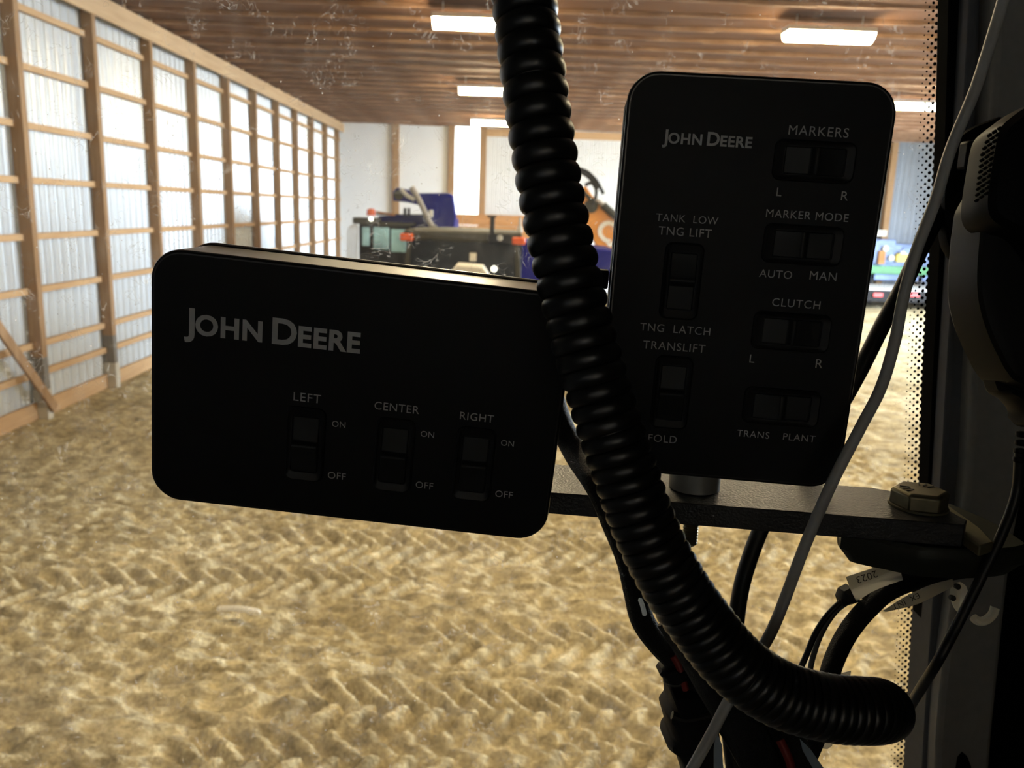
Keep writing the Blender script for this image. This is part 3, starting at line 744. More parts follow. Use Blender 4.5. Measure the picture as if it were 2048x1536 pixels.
tag(b.build('end_wall_post', m_wood_post), 'brown timber post of the end wall rising behind the flatbed trailer', 'post', 'posts of the far end wall')
b = MB(); p1 = q5(1720, 466); p2 = q5(1790, 473); b.box2((p1.x, Y5 + .72, p1.z - .1), (p2.x, Y5 + .95, p1.z + .12))
tag(b.build('wall_rail', m_cream), 'short cream rail on the end wall above the faded blue implement', 'rail')
b = MB(); b.box2((q5(1790, 0).x, YE - .08, q5(1820, 238).z), (WALL_R, YE - .02, q5(1820, 215).z))
tag(b.build('trim_2', m_wood_girt), 'tan board under the ceiling at the right end of the end wall', 'trim', kind='structure')

# pale stick lying on the dirt
p = onfloor(480, 1245) + Vector((0, 0, 0.05)); b = MB(); b.tube(smooth_path([p + Vector((-.17, .01, .05)), p + Vector((0, 0, .06)), p + Vector((.16, -.03, .05))]), [0.006] + [0.022] * 15 + [0.01], 8)
tag(b.build('wood_splinter', m_cream), 'pale wood splinter lying on the dirt floor below the wide control box', 'splinter')

# ================================================================== THE CAB
YG = 0.64
WS = empty('window_1', onY(1024, 768, YG), 'dusty tractor windshield with dotted black edge', 'windshield', kind='structure')
b = MB(); b.box2((-1.15, YG, H - 1.15), (0.60, YG + 0.005, H + 0.62)); b.build('glass_pane', m_glass, WS)
# printed dot band
edge = [(1888, -60), (1884, 0), (1877, 150), (1868, 330), (1859, 500), (1850, 640), (1843, 780), (1838, 950), (1829, 1150), (1820, 1300), (1812, 1450), (1806, 1600)]
E3 = [onY(x, y, YG - 0.0006) for x, y in edge]
Eb = smooth_path(E3, 12)
cum = [0.0]
for i in range(1, len(Eb)): cum.append(cum[-1] + (Eb[i] - Eb[i - 1]).length)


def along(s):
    k = int(np.searchsorted(cum, s)); k = min(max(k, 1), len(cum) - 1); t = (s - cum[k - 1]) / (cum[k] - cum[k - 1])
    return Eb[k - 1].lerp(Eb[k], t)


b = MB()
pit = 0.00555; dcol = 0.00285
s = 0.0
while s < cum[-1]:
    for j, rr in ((0, 0.00185), (1, 0.00128), (2, 0.00102), (3, 0.00078), (4, 0.00056)):
        ss = s + (pit / 2 if j % 2 else 0.0)
        if ss > cum[-1]: continue
        p = along(ss) + Vector((-0.0003 - dcol * j + (0.0008 if j == 0 else 0), 0, 0))
        b.add([p + Vector((math.cos(2 * math.pi * k / 14) * rr, 0, math.sin(2 * math.pi * k / 14) * rr)) for k in range(14)], [tuple(range(14))])
    s += pit
n = len(Eb)
b.add([p + Vector((0.0, 0, 0)) for p in Eb] + [p + Vector((0.30, 0, 0)) for p in Eb], [(i, i + 1, n + i + 1, n + i) for i in range(n - 1)])
fb = b.build('frit_band', m_rubber, WS); fb['label'] = 'black printed dot border'

# right-hand pillar
PL = empty('window_pillar', onY(1960, 1500, YG - .05), 'charcoal and grey cab pillar right of the dotted windshield edge', 'pillar')


def strip(name, left, right, y, dep, m, bev=0.003):
    bb = MB(); a_ = smooth_path([onY(x, yy, y) for x, yy in left], 6); c_ = smooth_path([onY(x, yy, y) for x, yy in right], 6)
    rings = []
    for p_, r2 in zip(a_, c_): rings.append([p_, r2, r2 + Vector((0, dep, 0)), p_ + Vector((0, dep, 0))])
    bb.loft(rings, False); return bb.build(name, m, PL, bev)


strip('rubber_seal', [(1903, -80), (1893, 300), (1872, 700), (1858, 1000), (1838, 1400), (1828, 1620)], [(1950, -80), (1930, 300), (1905, 700), (1888, 1000), (1862, 1400), (1850, 1620)], 0.615, 0.02, m_rubber)
strip('trim_strip', [(1946, -80), (1925, 300), (1899, 700), (1882, 1000), (1855, 1400), (1842, 1620)], [(1966, -80), (1952, 300), (1934, 700), (1917, 1000), (1882, 1400), (1868, 1620)], 0.600, 0.035, m_trim)
strip('dark_channel', [(1960, -80), (1945, 300), (1930, 700), (1914, 1000), (1880, 1400), (1866, 1620)], [(2004, -80), (1985, 300), (1955, 700), (1938, 1000), (1890, 1400), (1874, 1620)], 0.612, 0.02, m_rubber)
strip('pillar_panel', [(2000, -80), (1980, 300), (1949, 700), (1932, 1000), (1882, 1400), (1870, 1620)], [(2300, -80), (2280, 300), (2160, 700), (2045, 1000), (1993, 1400), (1975, 1620)], 0.585, 0.05, m_panel, 0.004)
strip('side_channel', [(2295, -80), (2275, 300), (2155, 700), (2040, 1000), (1988, 1400), (1970, 1620)], [(2500, -80), (2500, 300), (2450, 700), (2400, 1000), (2400, 1400), (2400, 1620)], 0.60, 0.03, m_rubber)
b = MB()
b.pillow([onY(x, y, 0.5835) for x, y in ((1925, 1505), (1933, 1512), (1940, 1530), (1942, 1560), (1930, 1570), (1915, 1565), (1912, 1540), (1916, 1515))], (0, 1, 0), [(1, -0.0015), (1, 0.001)]); b.build('pillar_slot', m_rubber, PL)

# cab shell around the camera (keeps it dark inside)
cx0, cx1, cy0, cz0, cz1 = -1.15, 0.62, -0.95, H - 1.15, H + 0.62
b = MB(); b.box2((cx0 - .05, cy0, cz1), (cx1 + .05, YG + .05, cz1 + .08)); tag(b.build('ceiling_cab', m_cabin), 'dark cab roof lining', 'ceiling', kind='structure')
b = MB(); b.box2((cx0, cy0, cz0 - .08), (cx1, YG + .05, cz0)); tag(b.build('floor_cab', m_cabin), 'dark cab floor', 'floor', kind='structure')
b = MB(); b.box2((cx0, cy0 - .04, cz0), (cx1, cy0, H - .25)); b.box2((cx0, cy0 - .04, H + .4), (cx1, cy0, cz1)); b.box2((cx0, cy0 - .04, H - .25), (-.9, cy0, H + .4)); b.box2((.4, cy0 - .04, H - .25), (cx1, cy0, H + .4))
tag(b.build('wall_cab_back', m_cabin), 'dark cab rear wall with a rear window opening', 'wall', kind='structure')
for nm, xx in (('wall_cab_left', cx0 - .04), ('wall_cab_right', cx1)):
    b = MB(); b.box2((xx, cy0, cz0), (xx + .04, YG + .05, cz1)); tag(b.build(nm, m_cabin), 'dark cab side wall', 'wall', kind='structure')


# ------------------------------------------------------------------ control boxes
class Face:
    """plane of a box face, fitted to its outline; p(px,py) gives the local metres of a pixel on it"""
    def __init__(s, u, v, org):
        s.u = c2w(u).normalized(); v = c2w(v); s.v = (v - s.u * v.dot(s.u)).normalized(); s.n = -(s.u.cross(s.v)); s.o = EYE + c2w(org)
        if s.n.dot(EYE - s.o) < 0: s.n = -s.n

    def uv(s, px, py):
        q = ray(px, py); t = (s.o - EYE).dot(s.n) / q.dot(s.n); d = EYE + q * t - s.o; return d.dot(s.u), d.dot(s.v)

    def P(s, a, b_, h=0.0): return s.o + s.u * a + s.v * b_ + s.n * h


def rrect(w, h, r, cx=0.0, cy=0.0, seg=8):
    out = []
    for sx, sy, a0 in ((1, 1, 0), (-1, 1, 90), (-1, -1, 180), (1, -1, 270)):
        for k in range(seg + 1):
            a = math.radians(a0 + 90 * k / seg); out.append((cx + sx * (w / 2 - r) + math.cos(a) * r, cy + sy * (h / 2 - r) + math.sin(a) * r))
    return out


def control_box(fc, w, h, r, label, depth=0.046):
    root = empty('control_box', fc.P(w / 2, h, -depth / 2), label, 'control box', 'black control boxes with rocker switches')
    b = MB(); rings = []
    for ins, z in ((0.0013, 0.0), (0.0004, -0.0004), (0.0, -0.0013), (0.0010, -depth * 0.5), (0.0016, -depth + 0.007)):
        rings.append([fc.P(a, b_, z) for a, b_ in rrect(w - 2 * ins, h - 2 * ins, r - ins, w / 2, h / 2)])
    b.loft(rings, True); b.build('housing', m_box, root, sharp=20)
    b = MB(); rings = []
    for ins, z in ((0.004, -depth + 0.008), (0.0010, -depth + 0.0065), (0.0004, -depth + 0.005), (0.0006, -depth + 0.002), (0.004, -depth)):
        rings.append([fc.P(a, b_, z) for a, b_ in rrect(w - 2 * ins, h - 2 * ins, r - ins, w / 2, h / 2)])
    b.loft(rings, True); b.build('back_cover', m_box, root, sharp=20)
    b = MB(); i = 0.0020
    b.loft([[fc.P(a, b_, z) for a, b_ in rrect(w - 2 * i, h - 2 * i, r - i, w / 2, h / 2)] for z in (-0.0002, 0.00025)], False); b.build('faceplate', m_face, root)
    return root


def rocker(root, fc, px, py, horiz, tilt=1):
    a, b_ = fc.uv(px, py)
    U, V = (fc.v, fc.u) if horiz else (fc.u, fc.v)
    o = fc.P(a, b_)
    P = lambda x, y, z: o + U * x + V * y + fc.n * z
    w, h = 0.0195, 0.0385
    bb = MB(); out = rrect(w, h, 0.004); inn = rrect(0.0137, 0.0292, 0.0016)
    rings = [[P(x, y, 0.0) for x, y in rrect(w, h, 0.004)], [P(x, y, 0.0014) for x, y in rrect(w - 0.0006, h - 0.0006, 0.0038)], [P(x, y, 0.0020) for x, y in rrect(w - 0.0022, h - 0.0022, 0.0032)],
             [P(x, y, 0.0012) for x, y in rrect(0.0155, 0.031, 0.0022)], [P(x, y, 0.0010) for x, y in inn], [P(x, y, -0.0030) for x, y in inn], [P(x, y, -0.0030) for x, y in rrect(0.001, 0.001, 0.0002)]]
    bb.loft(rings, False); z = bb.build('switch_bezel', m_bezel, root)
    # rocker: two slopes meeting in a raised lip
    bb = MB(); hw = 0.0064; pr = [(-0.0141, -0.0028), (-0.0141, 0.0006), (-0.0020, 0.0012), (-0.0003, 0.0036), (0.0010, 0.0038), (0.0022, 0.0030), (0.0141, 0.0010), (0.0141, -0.0028)]
    pr = [(y * tilt, zz) for y, zz in pr]
    bb.loft([[P(x, y, zz) for y, zz in pr] for x in (-hw, hw)], False)
    bb.build('rocker', m_rocker, z, 0.0005)


LONG = 0.20; SHORT = 0.1263
f1 = Face((0.993, 0.114, 0.006), (-0.139, 0.956, 0.257), tuple(LONG * k for k in (-0.840, -0.320, 1.916)))
f2 = Face((0.994, 0.080, -0.072), (-0.062, 0.975, 0.213), tuple(SHORT * k for k in (0.444, -1.190, 3.117)))
B1 = control_box(f1, LONG, SHORT, 0.0150, 'black landscape control box on the left with three rocker switches')
B2 = control_box(f2, SHORT, LONG, 0.0150, 'black upright control box on the right with six rocker switches')
LOGO = [('J', 1.28, 0), ('OHN', 1.0, 0.02), ('D', 1.28, 0.34), ('EERE', 1.0, 0.05)]


def letters(root, fc, items, m):
    for s, px, py, wpx, bold, sp in items:
        a, b_ = fc.uv(px, py); a0, b0 = fc.uv(px - wpx / 2, py); a1, b1 = fc.uv(px + wpx / 2, py)
        bb = MB(); put_text(bb, s, fc.P(a, b_, 0.0005), fc.u, -fc.v, a1 - a0, bold, sp); bb.build('lettering', m, root)


letters(B1, f1, [(LOGO, 545, 669, 354, 0.035, 1.08)], m_ink)
letters(B1, f1, [('LEFT', 615, 795, 55, 0.0, 1.1), ('CENTER', 794, 815, 90, 0.0, 1.08), ('RIGHT', 954, 834, 68, 0.0, 1.08),
                 ('ON', 678, 848, 27, 0.0, 1.05), ('ON', 855, 868, 27, 0.0, 1.05), ('ON', 1015, 886, 26, 0.0, 1.05),
                 ('OFF', 674, 951, 36, 0.0, 1.05), ('OFF', 849, 970, 35, 0.0, 1.05), ('OFF', 1008, 988, 35, 0.0, 1.05)], m_ink_dim)
for x, y in ((611, 888), (788, 910), (948, 928)): rocker(B1, f1, x, y, False)
letters(B2, f2, [(LOGO, 1414, 282, 180, 0.03, 1.08)], m_ink)
letters(B2, f2, [('MARKERS', 1637, 263, 121, 0.0, 1.1), ('L', 1558, 384, 10, 0.0, 1), ('R', 1689, 392, 14, 0.0, 1), ('MARKER MODE', 1614, 431, 166, 0.0, 1.08),
                 ('TANK  LOW', 1374, 438, 125, 0.0, 1.08), ('TNG LIFT', 1370, 464, 107, 0.0, 1.08), ('AUTO', 1551, 548, 66, 0.0, 1.08), ('MAN', 1646, 552, 54, 0.0, 1.08),
                 ('CLUTCH', 1592, 607, 97, 0.0, 1.12), ('L', 1504, 717, 10, 0.0, 1), ('R', 1638, 727, 14, 0.0, 1), ('TNG  LATCH', 1350, 658, 141, 0.0, 1.1),
                 ('TRANSLIFT', 1348, 693, 125, 0.0, 1.1), ('FOLD', 1325, 877, 57, 0.0, 1.1), ('TRANS', 1506, 868, 65, 0.0, 1.1), ('PLANT', 1598, 875, 65, 0.0, 1.1)], m_ink_dim)
for x, y, hz, t in ((1628, 323, True, 1), (1605, 490, True, -1), (1582, 664, True, 1), (1562, 814, True, -1), (1363, 563, False, -1), (1343, 785, False, 1)): rocker(B2, f2, x, y, hz, t)
b = MB(); a_, b2_ = f2.uv(1226, 572); b.box(f2.P(-0.0035, b2_, -0.040), (0.007, 0.012, 0.010), Matrix((f2.u, f2.n, f2.v)).transposed()); b.build('side_screw', m_mblack, B2, 0.001)

# ------------------------------------------------------------------ flat mounting bar
zbar = H - 0.153


def onbar(px, py, z=zbar):
    q = ray(px, py); return EYE + q * ((z - H) / q.z)


n0, n1 = onbar(1100, 985), onbar(1930, 1050); g0, g1 = onbar(1100, 927), onbar(1791, 979)
bx = (n1 - n0).normalized(); by = Vector((-bx.y, bx.x, 0)); wbar = ((g0 - n0).dot(by) + (g1 - n0).dot(by)) / 2
Lb = (n1 - n0).length; xs0 = -0.085; thick = 0.0125
BP = lambda a, c_, z=0.0: n0 + bx * a + by * c_ + Vector((0, 0, z))
tip = onbar(1880, 1008); ta, tb_ = (tip - n0).dot(bx), (tip - n0).dot(by)
g1a = (g1 - n0).dot(bx)
outl = [(xs0, 0), (Lb, 0), (Lb + 0.004, 0.008), (Lb - 0.002, wbar * 0.55), (Lb - 0.020, wbar * 0.92), (Lb - 0.034, wbar), (xs0, wbar)]
hole_p = onbar(1184, 958); ha, hb = (hole_p - n0).dot(bx), (hole_p - n0).dot(by)
hole = [(ha + math.cos(2 * math.pi * k / 20) * 0.0065, hb + math.sin(2 * math.pi * k / 20) * 0.0065) for k in range(20)]
MBAR = empty('mounting_bar', BP(Lb / 2, wbar / 2, -thick), 'flat black steel bar carrying both control boxes', 'bracket bar')
b = MB()
polys = [[Vector((x, y, 0)) for x, y in outl], [Vector((x, y, 0)) for x, y in hole[::-1]]]
tri = geometry.tessellate_polygon(polys); allp = outl + hole[::-1]; n = len(allp)
b.add([BP(x, y) for x, y in allp] + [BP(x, y, -thick) for x, y in allp],
      [tuple(t) for t in tri] + [tuple(n + i for i in t[::-1]) for t in tri] +
      [(i, (i + 1) % len(outl), n + (i + 1) % len(outl), n + i) for i in range(len(outl))] +
      [(len(outl) + i, len(outl) + (i + 1) % 20, n + len(outl) + (i + 1) % 20, n + len(outl) + i) for i in range(20)])
b.build('flat_bar', m_bar, MBAR, 0.0006)
# spacer, stud and nut under the upright box
sp_ = onbar(1388, 975)
b = MB(); b.lathe(Vector((sp_.x, sp_.y, zbar)), (0, 0, 1), [(0.0125, 0.0), (0.0145, 0.0004), (0.0145, 0.030), (0.012, 0.0305)], 40)
tag(b.build('spacer_bushing', m_zinc), 'bare steel spacer bushing between the upright box and the bar', 'spacer')
ST = empty('stud_bolt', Vector((sp_.x, sp_.y, zbar - thick - 0.022)), 'threaded stud with nut hanging below the black bar', 'bolt')
b = MB(); pr = []
for k in range(24): pr.append((0.0046 if k % 2 else 0.0040, -thick - 0.0005 - k * 0.0009))
b.lathe(Vector((sp_.x, sp_.y, zbar)), (0, 0, 1), pr + [(0.003, -thick - 0.0228)], 20); b.build('thread', m_zinc_y, ST)
b = MB(); b.lathe(Vector((sp_.x, sp_.y, zbar)), (0, 0, 1), [(0.0085, -thick), (0.0092, -thick - 0.001), (0.0092, -thick - 0.007), (0.0080, -thick - 0.008)], 6, False); b.lathe(Vector((sp_.x, sp_.y, zbar)), (0, 0, 1), [(0.0115, -thick), (0.0115, -thick - 0.0015)], 24); b.build('nut', m_mblack, ST)
# big hex bolt at the right end
hb_ = onbar(1836, 1012)
HB = empty('hex_bolt', hb_, 'large olive hex bolt head at the right end of the bar', 'bolt')
b = MB(); zz = Vector((hb_.x, hb_.y, zbar)); b.lathe(zz, (0, 0, 1), [(0.0148, 0.0008), (0.0152, 0.0015), (0.0152, 0.0085), (0.0135, 0.0102)], 6, False); b.build('bolt_head', m_zinc_y, HB, 0.0008)
b = MB(); b.lathe(zz, (0, 0, 1), [(0.0155, 0), (0.0155, 0.0012)], 32); b.build('washer', m_olive, HB)
b = MB()
for k in range(6):
    t = math.radians(25 + 22 * k + (70 if k > 2 else 0)); d = Vector((math.cos(t), math.sin(t), 0)); b.beam(zz + d * 0.0055 + Vector((0, 0, 0.0103)), zz + d * 0.0105 + Vector((0, 0, 0.0103)), 0.0008, 0.0006)
b.build('grade_marks', m_tag_ink, HB)

# rounded clamp bracket below the bar end
CB = empty('clamp_bracket', at(1840, 1150, 0.53), 'dark rounded clamp bracket under the bar end on the pillar', 'bracket')
b = MB(); zc = zbar - thick - 0.0005
cpts = []
for x, y in ((1684, 1062), (1690, 1030), (1760, 1005), (1850, 992), (1960, 1030), (2040, 1075), (2050, 1092), (1960, 1100), (1850, 1095), (1755, 1078), (1704, 1068)):
    p = onbar(x, y, zc); cpts.append(p)
cpts = smooth_path(cpts + [cpts[0]], 6)[:-1]
b.pillow(cpts, (0, 0, -1), [(0.96, 0), (1.0, 0.002), (1.0, 0.010), (0.86, 0.018)]); b.build('clamp_body', m_bracket, CB)
b = MB(); low = [at(x, y, 0.49) for x, y in ((1740, 1092), (1800, 1088), (1900, 1080), (2010, 1075), (2020, 1130), (1990, 1142), (1870, 1150), (1785, 1152), (1745, 1128))]
low = smooth_path(low + [low[0]], 6)[:-1]; b.pillow(low, CZ, [(0.95, -0.001), (1, 0.001), (1, 0.05), (0.95, 0.052)]); b.build('clamp_jaw', m_bracket, CB)
b = MB(); b.prism([onbar(x, y, zbar - 0.006) for x, y in ((1860, 1002), (1900, 1012), (1960, 1055), (1988, 1084), (1960, 1092), (1925, 1068))], (0, 0, -0.006)); b.build('olive_plate', m_olive, CB, 0.001)

# ------------------------------------------------------------------ corrugated conduit
cp = [(1030, -120, .335), (1048, 0, .333), (1062, 115, .331), (1077, 230, .330), (1104, 400, .330), (1138, 560, .330), (1170, 690, .330), (1206, 813, .330), (1252, 950, .330), (1292, 1060, .330), (1343, 1160, .330),
      (1405, 1250, .330), (1475, 1332, .330), (1560, 1388, .331), (1655, 1415, .333), (1728, 1421, .338), (1755, 1421, .349), (1766, 1423, .375), (1768, 1427, .41), (1766, 1434, .45)]
path = smooth_path([at(*p) for p in cp], 60)
d = [0.0]; pys = []
for i in range(1, len(path)): d.append(d[-1] + (path[i] - path[i - 1]).length)
ctrl_s = [d[min(60 * i, len(d) - 1)] for i in range(len(cp))]
ctrl_pitch = []
for x, y, z in cp:
    t = np.interp(y if x < 1500 else 1400 + (x - 1500), [0, 560, 700, 900, 1080, 1260, 1400, 1700], [43, 43, 36, 31, 27, 22, 18, 17.5]); ctrl_pitch.append(t * 0.33 / F)
dd = np.linspace(0, d[-1], 2600); pp = []; k = 0
for s in dd:
    while k < len(d) - 2 and d[k + 1] < s: k += 1
    t = (s - d[k]) / max(1e-9, d[k + 1] - d[k]); pp.append(path[k].lerp(path[k + 1], t))
pit = np.interp(dd, ctrl_s, ctrl_pitch); ph = np.concatenate([[0], np.cumsum((dd[1:] - dd[:-1]) / pit[1:])])
fr = ph - np.floor(ph); amp = np.clip(0.30 * pit, 0.0006, 0.0026)
rad = 0.0134 - amp * (1 - np.sqrt(np.clip(1 - (2 * fr - 1) ** 2, 0, 1)))
b = MB(); b.tube(pp, list(rad), 40)
tag(b.build('corrugated_conduit', m_hose), 'thick black ribbed conduit hanging in front of both control boxes', 'conduit')


def cable(name, pts, r_px, m, label, cat, flat=1.0, group=None, n=10, seg=14, parent=None):
    P_ = smooth_path([at(*p) for p in pts], n); zr = np.interp(np.linspace(0, 1, len(P_)), np.linspace(0, 1, len(pts)), [p[2] for p in pts])
    bb = MB(); bb.tube(P_, [r_px * z / F for z in zr], seg, True, flat)
    o = bb.build(name, m, parent)
    if parent is None: tag(o, label, cat, group)
    return o


cable('white_cable', [(2012, -20, .40), (1983, 78, .40), (1949, 182, .40), (1902, 297, .40), (1871, 400, .40), (1830, 509, .40), (1806, 598, .40), (1790, 681, .40), (1762, 775, .40), (1719, 859, .40), (1664, 966, .40), (1612, 1086, .395),
                      (1556, 1233, .39), (1522, 1300, .385), (1460, 1397, .385), (1423, 1467, .385), (1380, 1545, .385), (1340, 1620, .385)], 11.5, m_cable_w, 'long white cable running diagonally down in front of the upright control box', 'cable')
cable('black_cable', [(1905, 380, .56), (1850, 480, .545), (1805, 575, .54), (1765, 650, .535), (1712, 755, .53), (1650, 860, .53), (1580, 955, .53), (1530, 1040, .53), (1495, 1130, .53), (1478, 1200, .53), (1468, 1290, .53), (1455, 1400, .52), (1470, 1560, .52)],
      16.5, m_cable, 'medium black cable passing behind the upright control box and the bar', 'cable')
cable('braided_cable', [(1085, 720, .475), (1115, 830, .47), (1150, 905, .462), (1195, 975, .43), (1228, 1050, .43), (1256, 1120, .43), (1270, 1180, .43), (1285, 1240, .43), (1320, 1290, .43), (1380, 1350, .43), (1450, 1440, .43), (1520, 1560, .43)],
      24, m_loom, 'black braided cable bulging out left of the ribbed conduit', 'cable', n=14)
b = MB(); P_ = smooth_path([at(x, y, .414) for x, y in ((1279, 1196), (1285, 1212), (1290, 1232))]); b.tube(P_, [0.0004, 0.0010, 0.0012, 0.0012] + [0.0012] * (len(P_) - 5) + [0.0004], 8)
tag(b.build('cable_tie_tail', m_tag), 'small white cable tie tail on the braided cable', 'cable tie')

# right-hand loom with its tags
cable('braided_loom', [(2040, 1110, .52), (1960, 1130, .50), (1869, 1148, .49), (1784, 1177, .48), (1733, 1219, .475), (1696, 1265, .47), (1670, 1316, .465), (1657, 1360, .46), (1642, 1440, .46), (1620, 1500, .46), (1590, 1560, .46)], 20, m_loom,
      'thick black braided loom arching out from under the clamp bracket', 'cable', n=14)
cable('thin_black_wire', [(1760, 1150, .485), (1700, 1190, .48), (1660, 1225, .48), (1632, 1265, .48), (1612, 1312, .48), (1596, 1350, .48), (1585, 1400, .48), (1580, 1470, .48), (1575, 1560, .48)], 6, m_cable, 'thin black wire left of the braided loom, from the wrapped white tag', 'wire')
cable('grey_wire', [(1770, 1155, .487), (1705, 1198, .487), (1672, 1222, .487), (1645, 1262, .487), (1627, 1310, .487), (1619, 1350, .487), (1612, 1410, .487), (1608, 1480, .487), (1600, 1560, .487)], 5.5, m_cable_g, 'thin grey wire beside the braided loom', 'wire')
b = MB(); b.pillow([at(x, y, .478) for x, y in ((1684, 1180), (1700, 1172), (1712, 1188), (1716, 1200), (1700, 1206), (1683, 1210), (1678, 1195))], CZ, [(0.6, -.006), (1, -.003), (1, .006), (0.6, .009)])
tag(b.build('tape_wrap', m_tape), 'black tape knot where thin wires leave the white tag', 'tape')


def tag_sheet(name, rows, m, label, words=None):
    """a curved slip: rows of (x,y,z) pixel points lofted and given paper thickness"""
    root = empty(name, at(*rows[0][0]), label, 'tag')
    R3 = [smooth_path([at(*p) for p in r2], 6) for r2 in rows]
    bb = MB(); nn = len(R3[0])
    cols = [smooth_path([R3[k][i] for k in range(len(R3))], 6) for i in range(nn)]
    mm = len(cols[0]); vs = [p for c_ in cols for p in c_]; back = [p + CZ * 0.0004 for p in vs]
    fs = [(i * mm + j, (i + 1) * mm + j, (i + 1) * mm + j + 1, i * mm + j + 1) for i in range(nn - 1) for j in range(mm - 1)]
    N = len(vs); fs2 = [tuple(N + k for k in f[::-1]) for f in fs]
    bd = [i * mm for i in range(nn)] + [(nn - 1) * mm + j for j in range(1, mm)] + [i * mm + mm - 1 for i in range(nn - 2, -1, -1)] + [j for j in range(mm - 2, 0, -1)]
    fs3 = [(bd[i], bd[(i + 1) % len(bd)], N + bd[(i + 1) % len(bd)], N + bd[i]) for i in range(len(bd))]
    bb.add(vs + back, fs + fs2 + fs3, True); bb.build('paper', m, root)
    if words:
        s, px, py, pz, ang, wpx = words; c_ = at(px, py, pz); a = math.radians(ang)
        rt = (CX * math.cos(a) + CY * math.sin(a)); up = (CX * math.sin(a) - CY * math.cos(a))
        bb = MB(); put_text(bb, s, c_, rt, up, wpx * pz / F, 0.0, 1.1); bb.build('lettering', m_tag_ink, root)
    return root


tag_sheet('wrapped_tag', [[(1692, 1154, .470), (1735, 1140, .468), (1790, 1120, .470)], [(1702, 1180, .462), (1745, 1162, .460), (1800, 1140, .462)], [(1713, 1203, .470), (1752, 1180, .470), (1806, 1160, .470)]], m_tag,
          'white wrap-around tag with black writing beneath the clamp bracket', ('2023', 1734, 1154, .4592, 161, 42))
tag_sheet('strip_tag', [[(1766, 1222, .462), (1810, 1194, .462), (1862, 1170, .464), (1905, 1158, .47)], [(1772, 1224, .460), (1830, 1210, .460), (1870, 1192, .462), (1908, 1172, .47)]], m_tag,
          'long narrow white label strip beneath the braided loom', ('EX. INT', 1812, 1203, .4575, 154, 58))
tag_sheet('leaf_tag', [[(1903, 1170, .50), (1900, 1190, .498), (1908, 1215, .497), (1922, 1230, .50)], [(1920, 1164, .498), (1920, 1190, .494), (1922, 1212, .494), (1926, 1230, .498)], [(1932, 1172, .50), (1937, 1190, .498), (1932, 1215, .498), (1928, 1231, .50)]], m_tag,
          'leaf-shaped cream tag on the pillar under the clamp')
o = COL.objects[-1]
lt = [x for x in COL.objects if x.name.startswith('leaf_tag')][0]
b = MB()
for x, y in ((1917, 1174), (1907, 1197)): b.lathe(at(x, y, .4925), CZ, [(0.0016, 0), (0.0018, 0.0004), (0.0016, 0.003)], 12)
b.build('print_marks', m_tag_ink, lt)
b = MB(); b.tube(smooth_path([at(x, y, .49) for x, y in ((1946, 1234), (1956, 1242), (1970, 1241), (1984, 1230), (1990, 1215))]), [0.0012] + [0.0026] * 25 + [0.0026] * 7, 10)
tag(b.build('cream_clip', m_tag), 'small curled cream clip right of the leaf-shaped tag', 'clip')
for nm, pts, lab in (('flag_tag', ((1672, 1350), (1702, 1342), (1698, 1372), (1674, 1372)), 'small white flag tag on the loom just above the conduit'),
                     ('flag_tag', ((1634, 1472), (1668, 1470), (1664, 1492), (1655, 1498), (1632, 1496)), 'small white flag tag on the loom just below the conduit')):
    b = MB(); b.prism([at(x, y, .463) for x, y in pts], CZ * 0.0006); tag(b.build(nm, m_tag), lab, 'tag', 'white flag tags on the loom')

# harness bundle and connectors below
CN = empty('wire_connector', at(1390, 1500, .44), 'black multi-pin connector hanging at bottom of frame with red wires', 'connector')
b = MB(); b.pillow([at(x, y, .430) for x, y in ((1337, 1372), (1395, 1368), (1425, 1400), (1436, 1460), (1446, 1540), (1450, 1620), (1390, 1620), (1365, 1536), (1352, 1505), (1335, 1495), (1331, 1480), (1341, 1466), (1334, 1440), (1329, 1422), (1335, 1412), (1341, 1405))], CZ,
                   [(0.55, -.012), (0.85, -.009), (1, -.002), (1, .018), (0.85, .024)], False); b.build('connector_shell', m_tape, CN, 0.001)
b = MB(); b.pillow([at(x, y, .428) for x, y in ((1322, 1338), (1345, 1330), (1352, 1336), (1400, 1328), (1420, 1330), (1420, 1352), (1395, 1352), (1365, 1358), (1352, 1366), (1338, 1366), (1328, 1362), (1326, 1354), (1317, 1346))], CZ, [(0.8, -.006), (1, -.003), (1, .010), (0.8, .012)], False); b.build('locking_lever', m_tape, CN, 0.0006)
b = MB(); b.tube(smooth_path([at(x, y, .420) for x, y in ((1344, 1430), (1370, 1438), (1400, 1434), (1425, 1426))]), 0.0022, 10); b.build('seal_ring', m_cable, CN)
for i, pts in enumerate((((1346, 1312), (1356, 1330), (1364, 1352), (1372, 1380)), ((1362, 1340), (1372, 1356), (1386, 1374), (1392, 1390)))):
    b = MB(); b.tube(smooth_path([at(x, y, .424 + .003 * i) for x, y in pts]), 0.0018, 10); b.build('red_lead', m_red_wire, CN)
cable('braided_sleeve', [(1350, 1230, .42), (1400, 1310, .415), (1440, 1380, .41), (1490, 1460, .41), (1525, 1540, .41), (1550, 1620, .41)], 42, m_loom, 'wide black braided sleeve at bottom centre, left one of the pair', 'cable sleeve', group='braided sleeves under the conduit', n=14, seg=20)
cable('braided_sleeve', [(1440, 1310, .425), (1490, 1370, .42), (1540, 1430, .415), (1575, 1490, .415), (1600, 1545, .415), (1620, 1620, .415)], 38, m_loom, 'wide black braided sleeve at bottom centre, right one of the pair', 'cable sleeve', group='braided sleeves under the conduit', n=14, seg=20)
cable('red_wire', [(1560, 1480, .395), (1572, 1505, .393), (1580, 1525, .393), (1588, 1560, .393)], 9, m_red_wire, 'red wire beside the right braided sleeve at the bottom edge', 'wire')
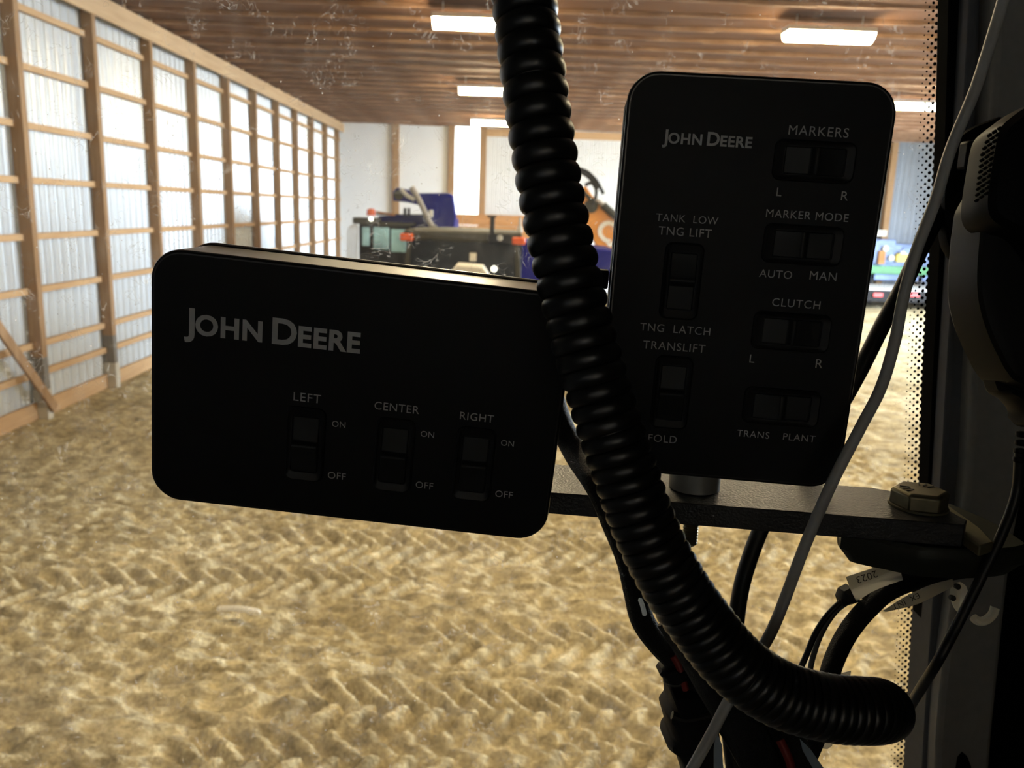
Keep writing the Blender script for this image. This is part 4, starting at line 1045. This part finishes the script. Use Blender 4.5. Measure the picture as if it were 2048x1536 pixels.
for i, (pts, lab) in enumerate(((((1433, 1462), (1444, 1490), (1447, 1550), (1428, 1550), (1428, 1500)), 'pale blue plastic tag hanging beside the white cable at bottom edge'),
                                (((1600, 1478), (1622, 1500), (1650, 1540), (1640, 1560), (1622, 1530), (1606, 1502)), 'shiny pale blue plastic tag at bottom right of the braided sleeves'))):
    b = MB(); b.prism([at(x, y, .392 + .01 * i) for x, y in pts], CZ * 0.0006); tag(b.build('plastic_tag', m_film), lab, 'tag', 'plastic tags at the bottom edge')

# ------------------------------------------------------------------ radio handset on the right
HS = empty('radio_handset', at(2040, 800, .42), 'black radio handset hanging at the right edge of the frame', 'handset')
body = [(2200, 240), (2120, 215), (2050, 217), (2012, 231), (1984, 250), (1966, 267), (1957, 288), (1949, 330), (1941, 380), (1937, 425), (1945, 452), (1970, 470), (2010, 490), (2060, 560), (2120, 620), (2220, 600)]
shell = [(2200, 420), (2100, 300), (2000, 330), (1945, 400), (1934, 440), (1929, 490), (1925, 545), (1926, 595), (1935, 640), (1950, 682), (1968, 720), (1984, 748), (2010, 770), (2100, 790), (2200, 760)]


def dense(pts, n=5):
    pp_ = smooth_path([Vector((x, y, 0)) for x, y in pts + [pts[0]]], n)[:-1]; return [(p.x, p.y) for p in pp_]


b = MB(); b.pillow([at(x, y, .405) for x, y in dense(body)], CZ, [(0.6, -.0205), (0.88, -.0190), (0.965, -.0150), (0.990, -.0090), (1, -.002), (0.97, .008), (0.85, .012)]); b.build('handset_grip', m_mic, HS, sharp=18)
b = MB(); b.pillow([at(x, y, .418) for x, y in dense(shell)], CZ, [(0.7, -.0165), (0.93, -.0150), (0.978, -.0125), (1, -.005), (0.99, .014), (0.9, .018)]); b.build('handset_shell', m_mic2, HS, sharp=18)
b = MB()
for k in range(12):
    t = k / 11; x = np.interp(t, [0, .25, 1], [1972, 1958, 1944]); y = np.interp(t, [0, .25, 1], [270, 305, 400])
    for j in range(3):
        b.lathe(at(x + 8 + j * 10 + k * 0.2, y - j * 7, .391 - j * .003), CZ, [(0.0003, -.0012), (0.0008, -.0006), (0.0010, .001)], 8)
b.build('grip_studs', m_mic, HS)
b = MB(); b.pillow([at(x, y, .425) for x, y in dense([(1976, 738), (1982, 768), (1992, 786), (2016, 800), (2036, 824), (2043, 850), (2080, 850), (2130, 790), (2120, 740), (2040, 730)])], CZ, [(0.8, -.010), (1, -.004), (1, .006), (0.85, .01)]); b.build('handset_base', m_mic, HS, sharp=18)
b = MB()
for k in range(4): b.lathe(at(2045 - k * 2, 862 + k * 17, .425), c2w((-.12, 1, 0)), [(0.0012, 0), (0.0030, .0006), (0.0030, .0026), (0.0018, .0034)], 14)
b.build('strain_relief', m_mic, HS)
cable('handset_cord', [(2040, 905, .425), (2033, 985, .43), (2006, 1063, .43), (1972, 1135, .43), (1940, 1200, .43), (1912, 1255, .43), (1876, 1322, .43), (1846, 1370, .45), (1820, 1412, .475), (1806, 1440, .49), (1800, 1470, .50)], 10, m_cable, None, None, parent=HS)
HC = empty('handset_clip', at(1930, 420, .56), 'black rounded clip behind the white cable beside the radio handset', 'clip')
b = MB(); b.pillow([at(x, y, .555) for x, y in dense([(1985, 240), (1930, 262), (1896, 288), (1879, 325), (1872, 400), (1874, 478), (1888, 512), (1915, 535), (1960, 545), (2010, 520), (2030, 380), (2020, 270)], 4)], CZ, [(0.85, -.012), (0.97, -.0105), (1, -.007), (1, -.002)]); b.build('clip_body', m_mic, HC, sharp=18)
b = MB(); b.box(at(1958, 312, .53), (0.022, 0.012, 0.018)); b.build('clip_catch', m_mic, HC, 0.002)
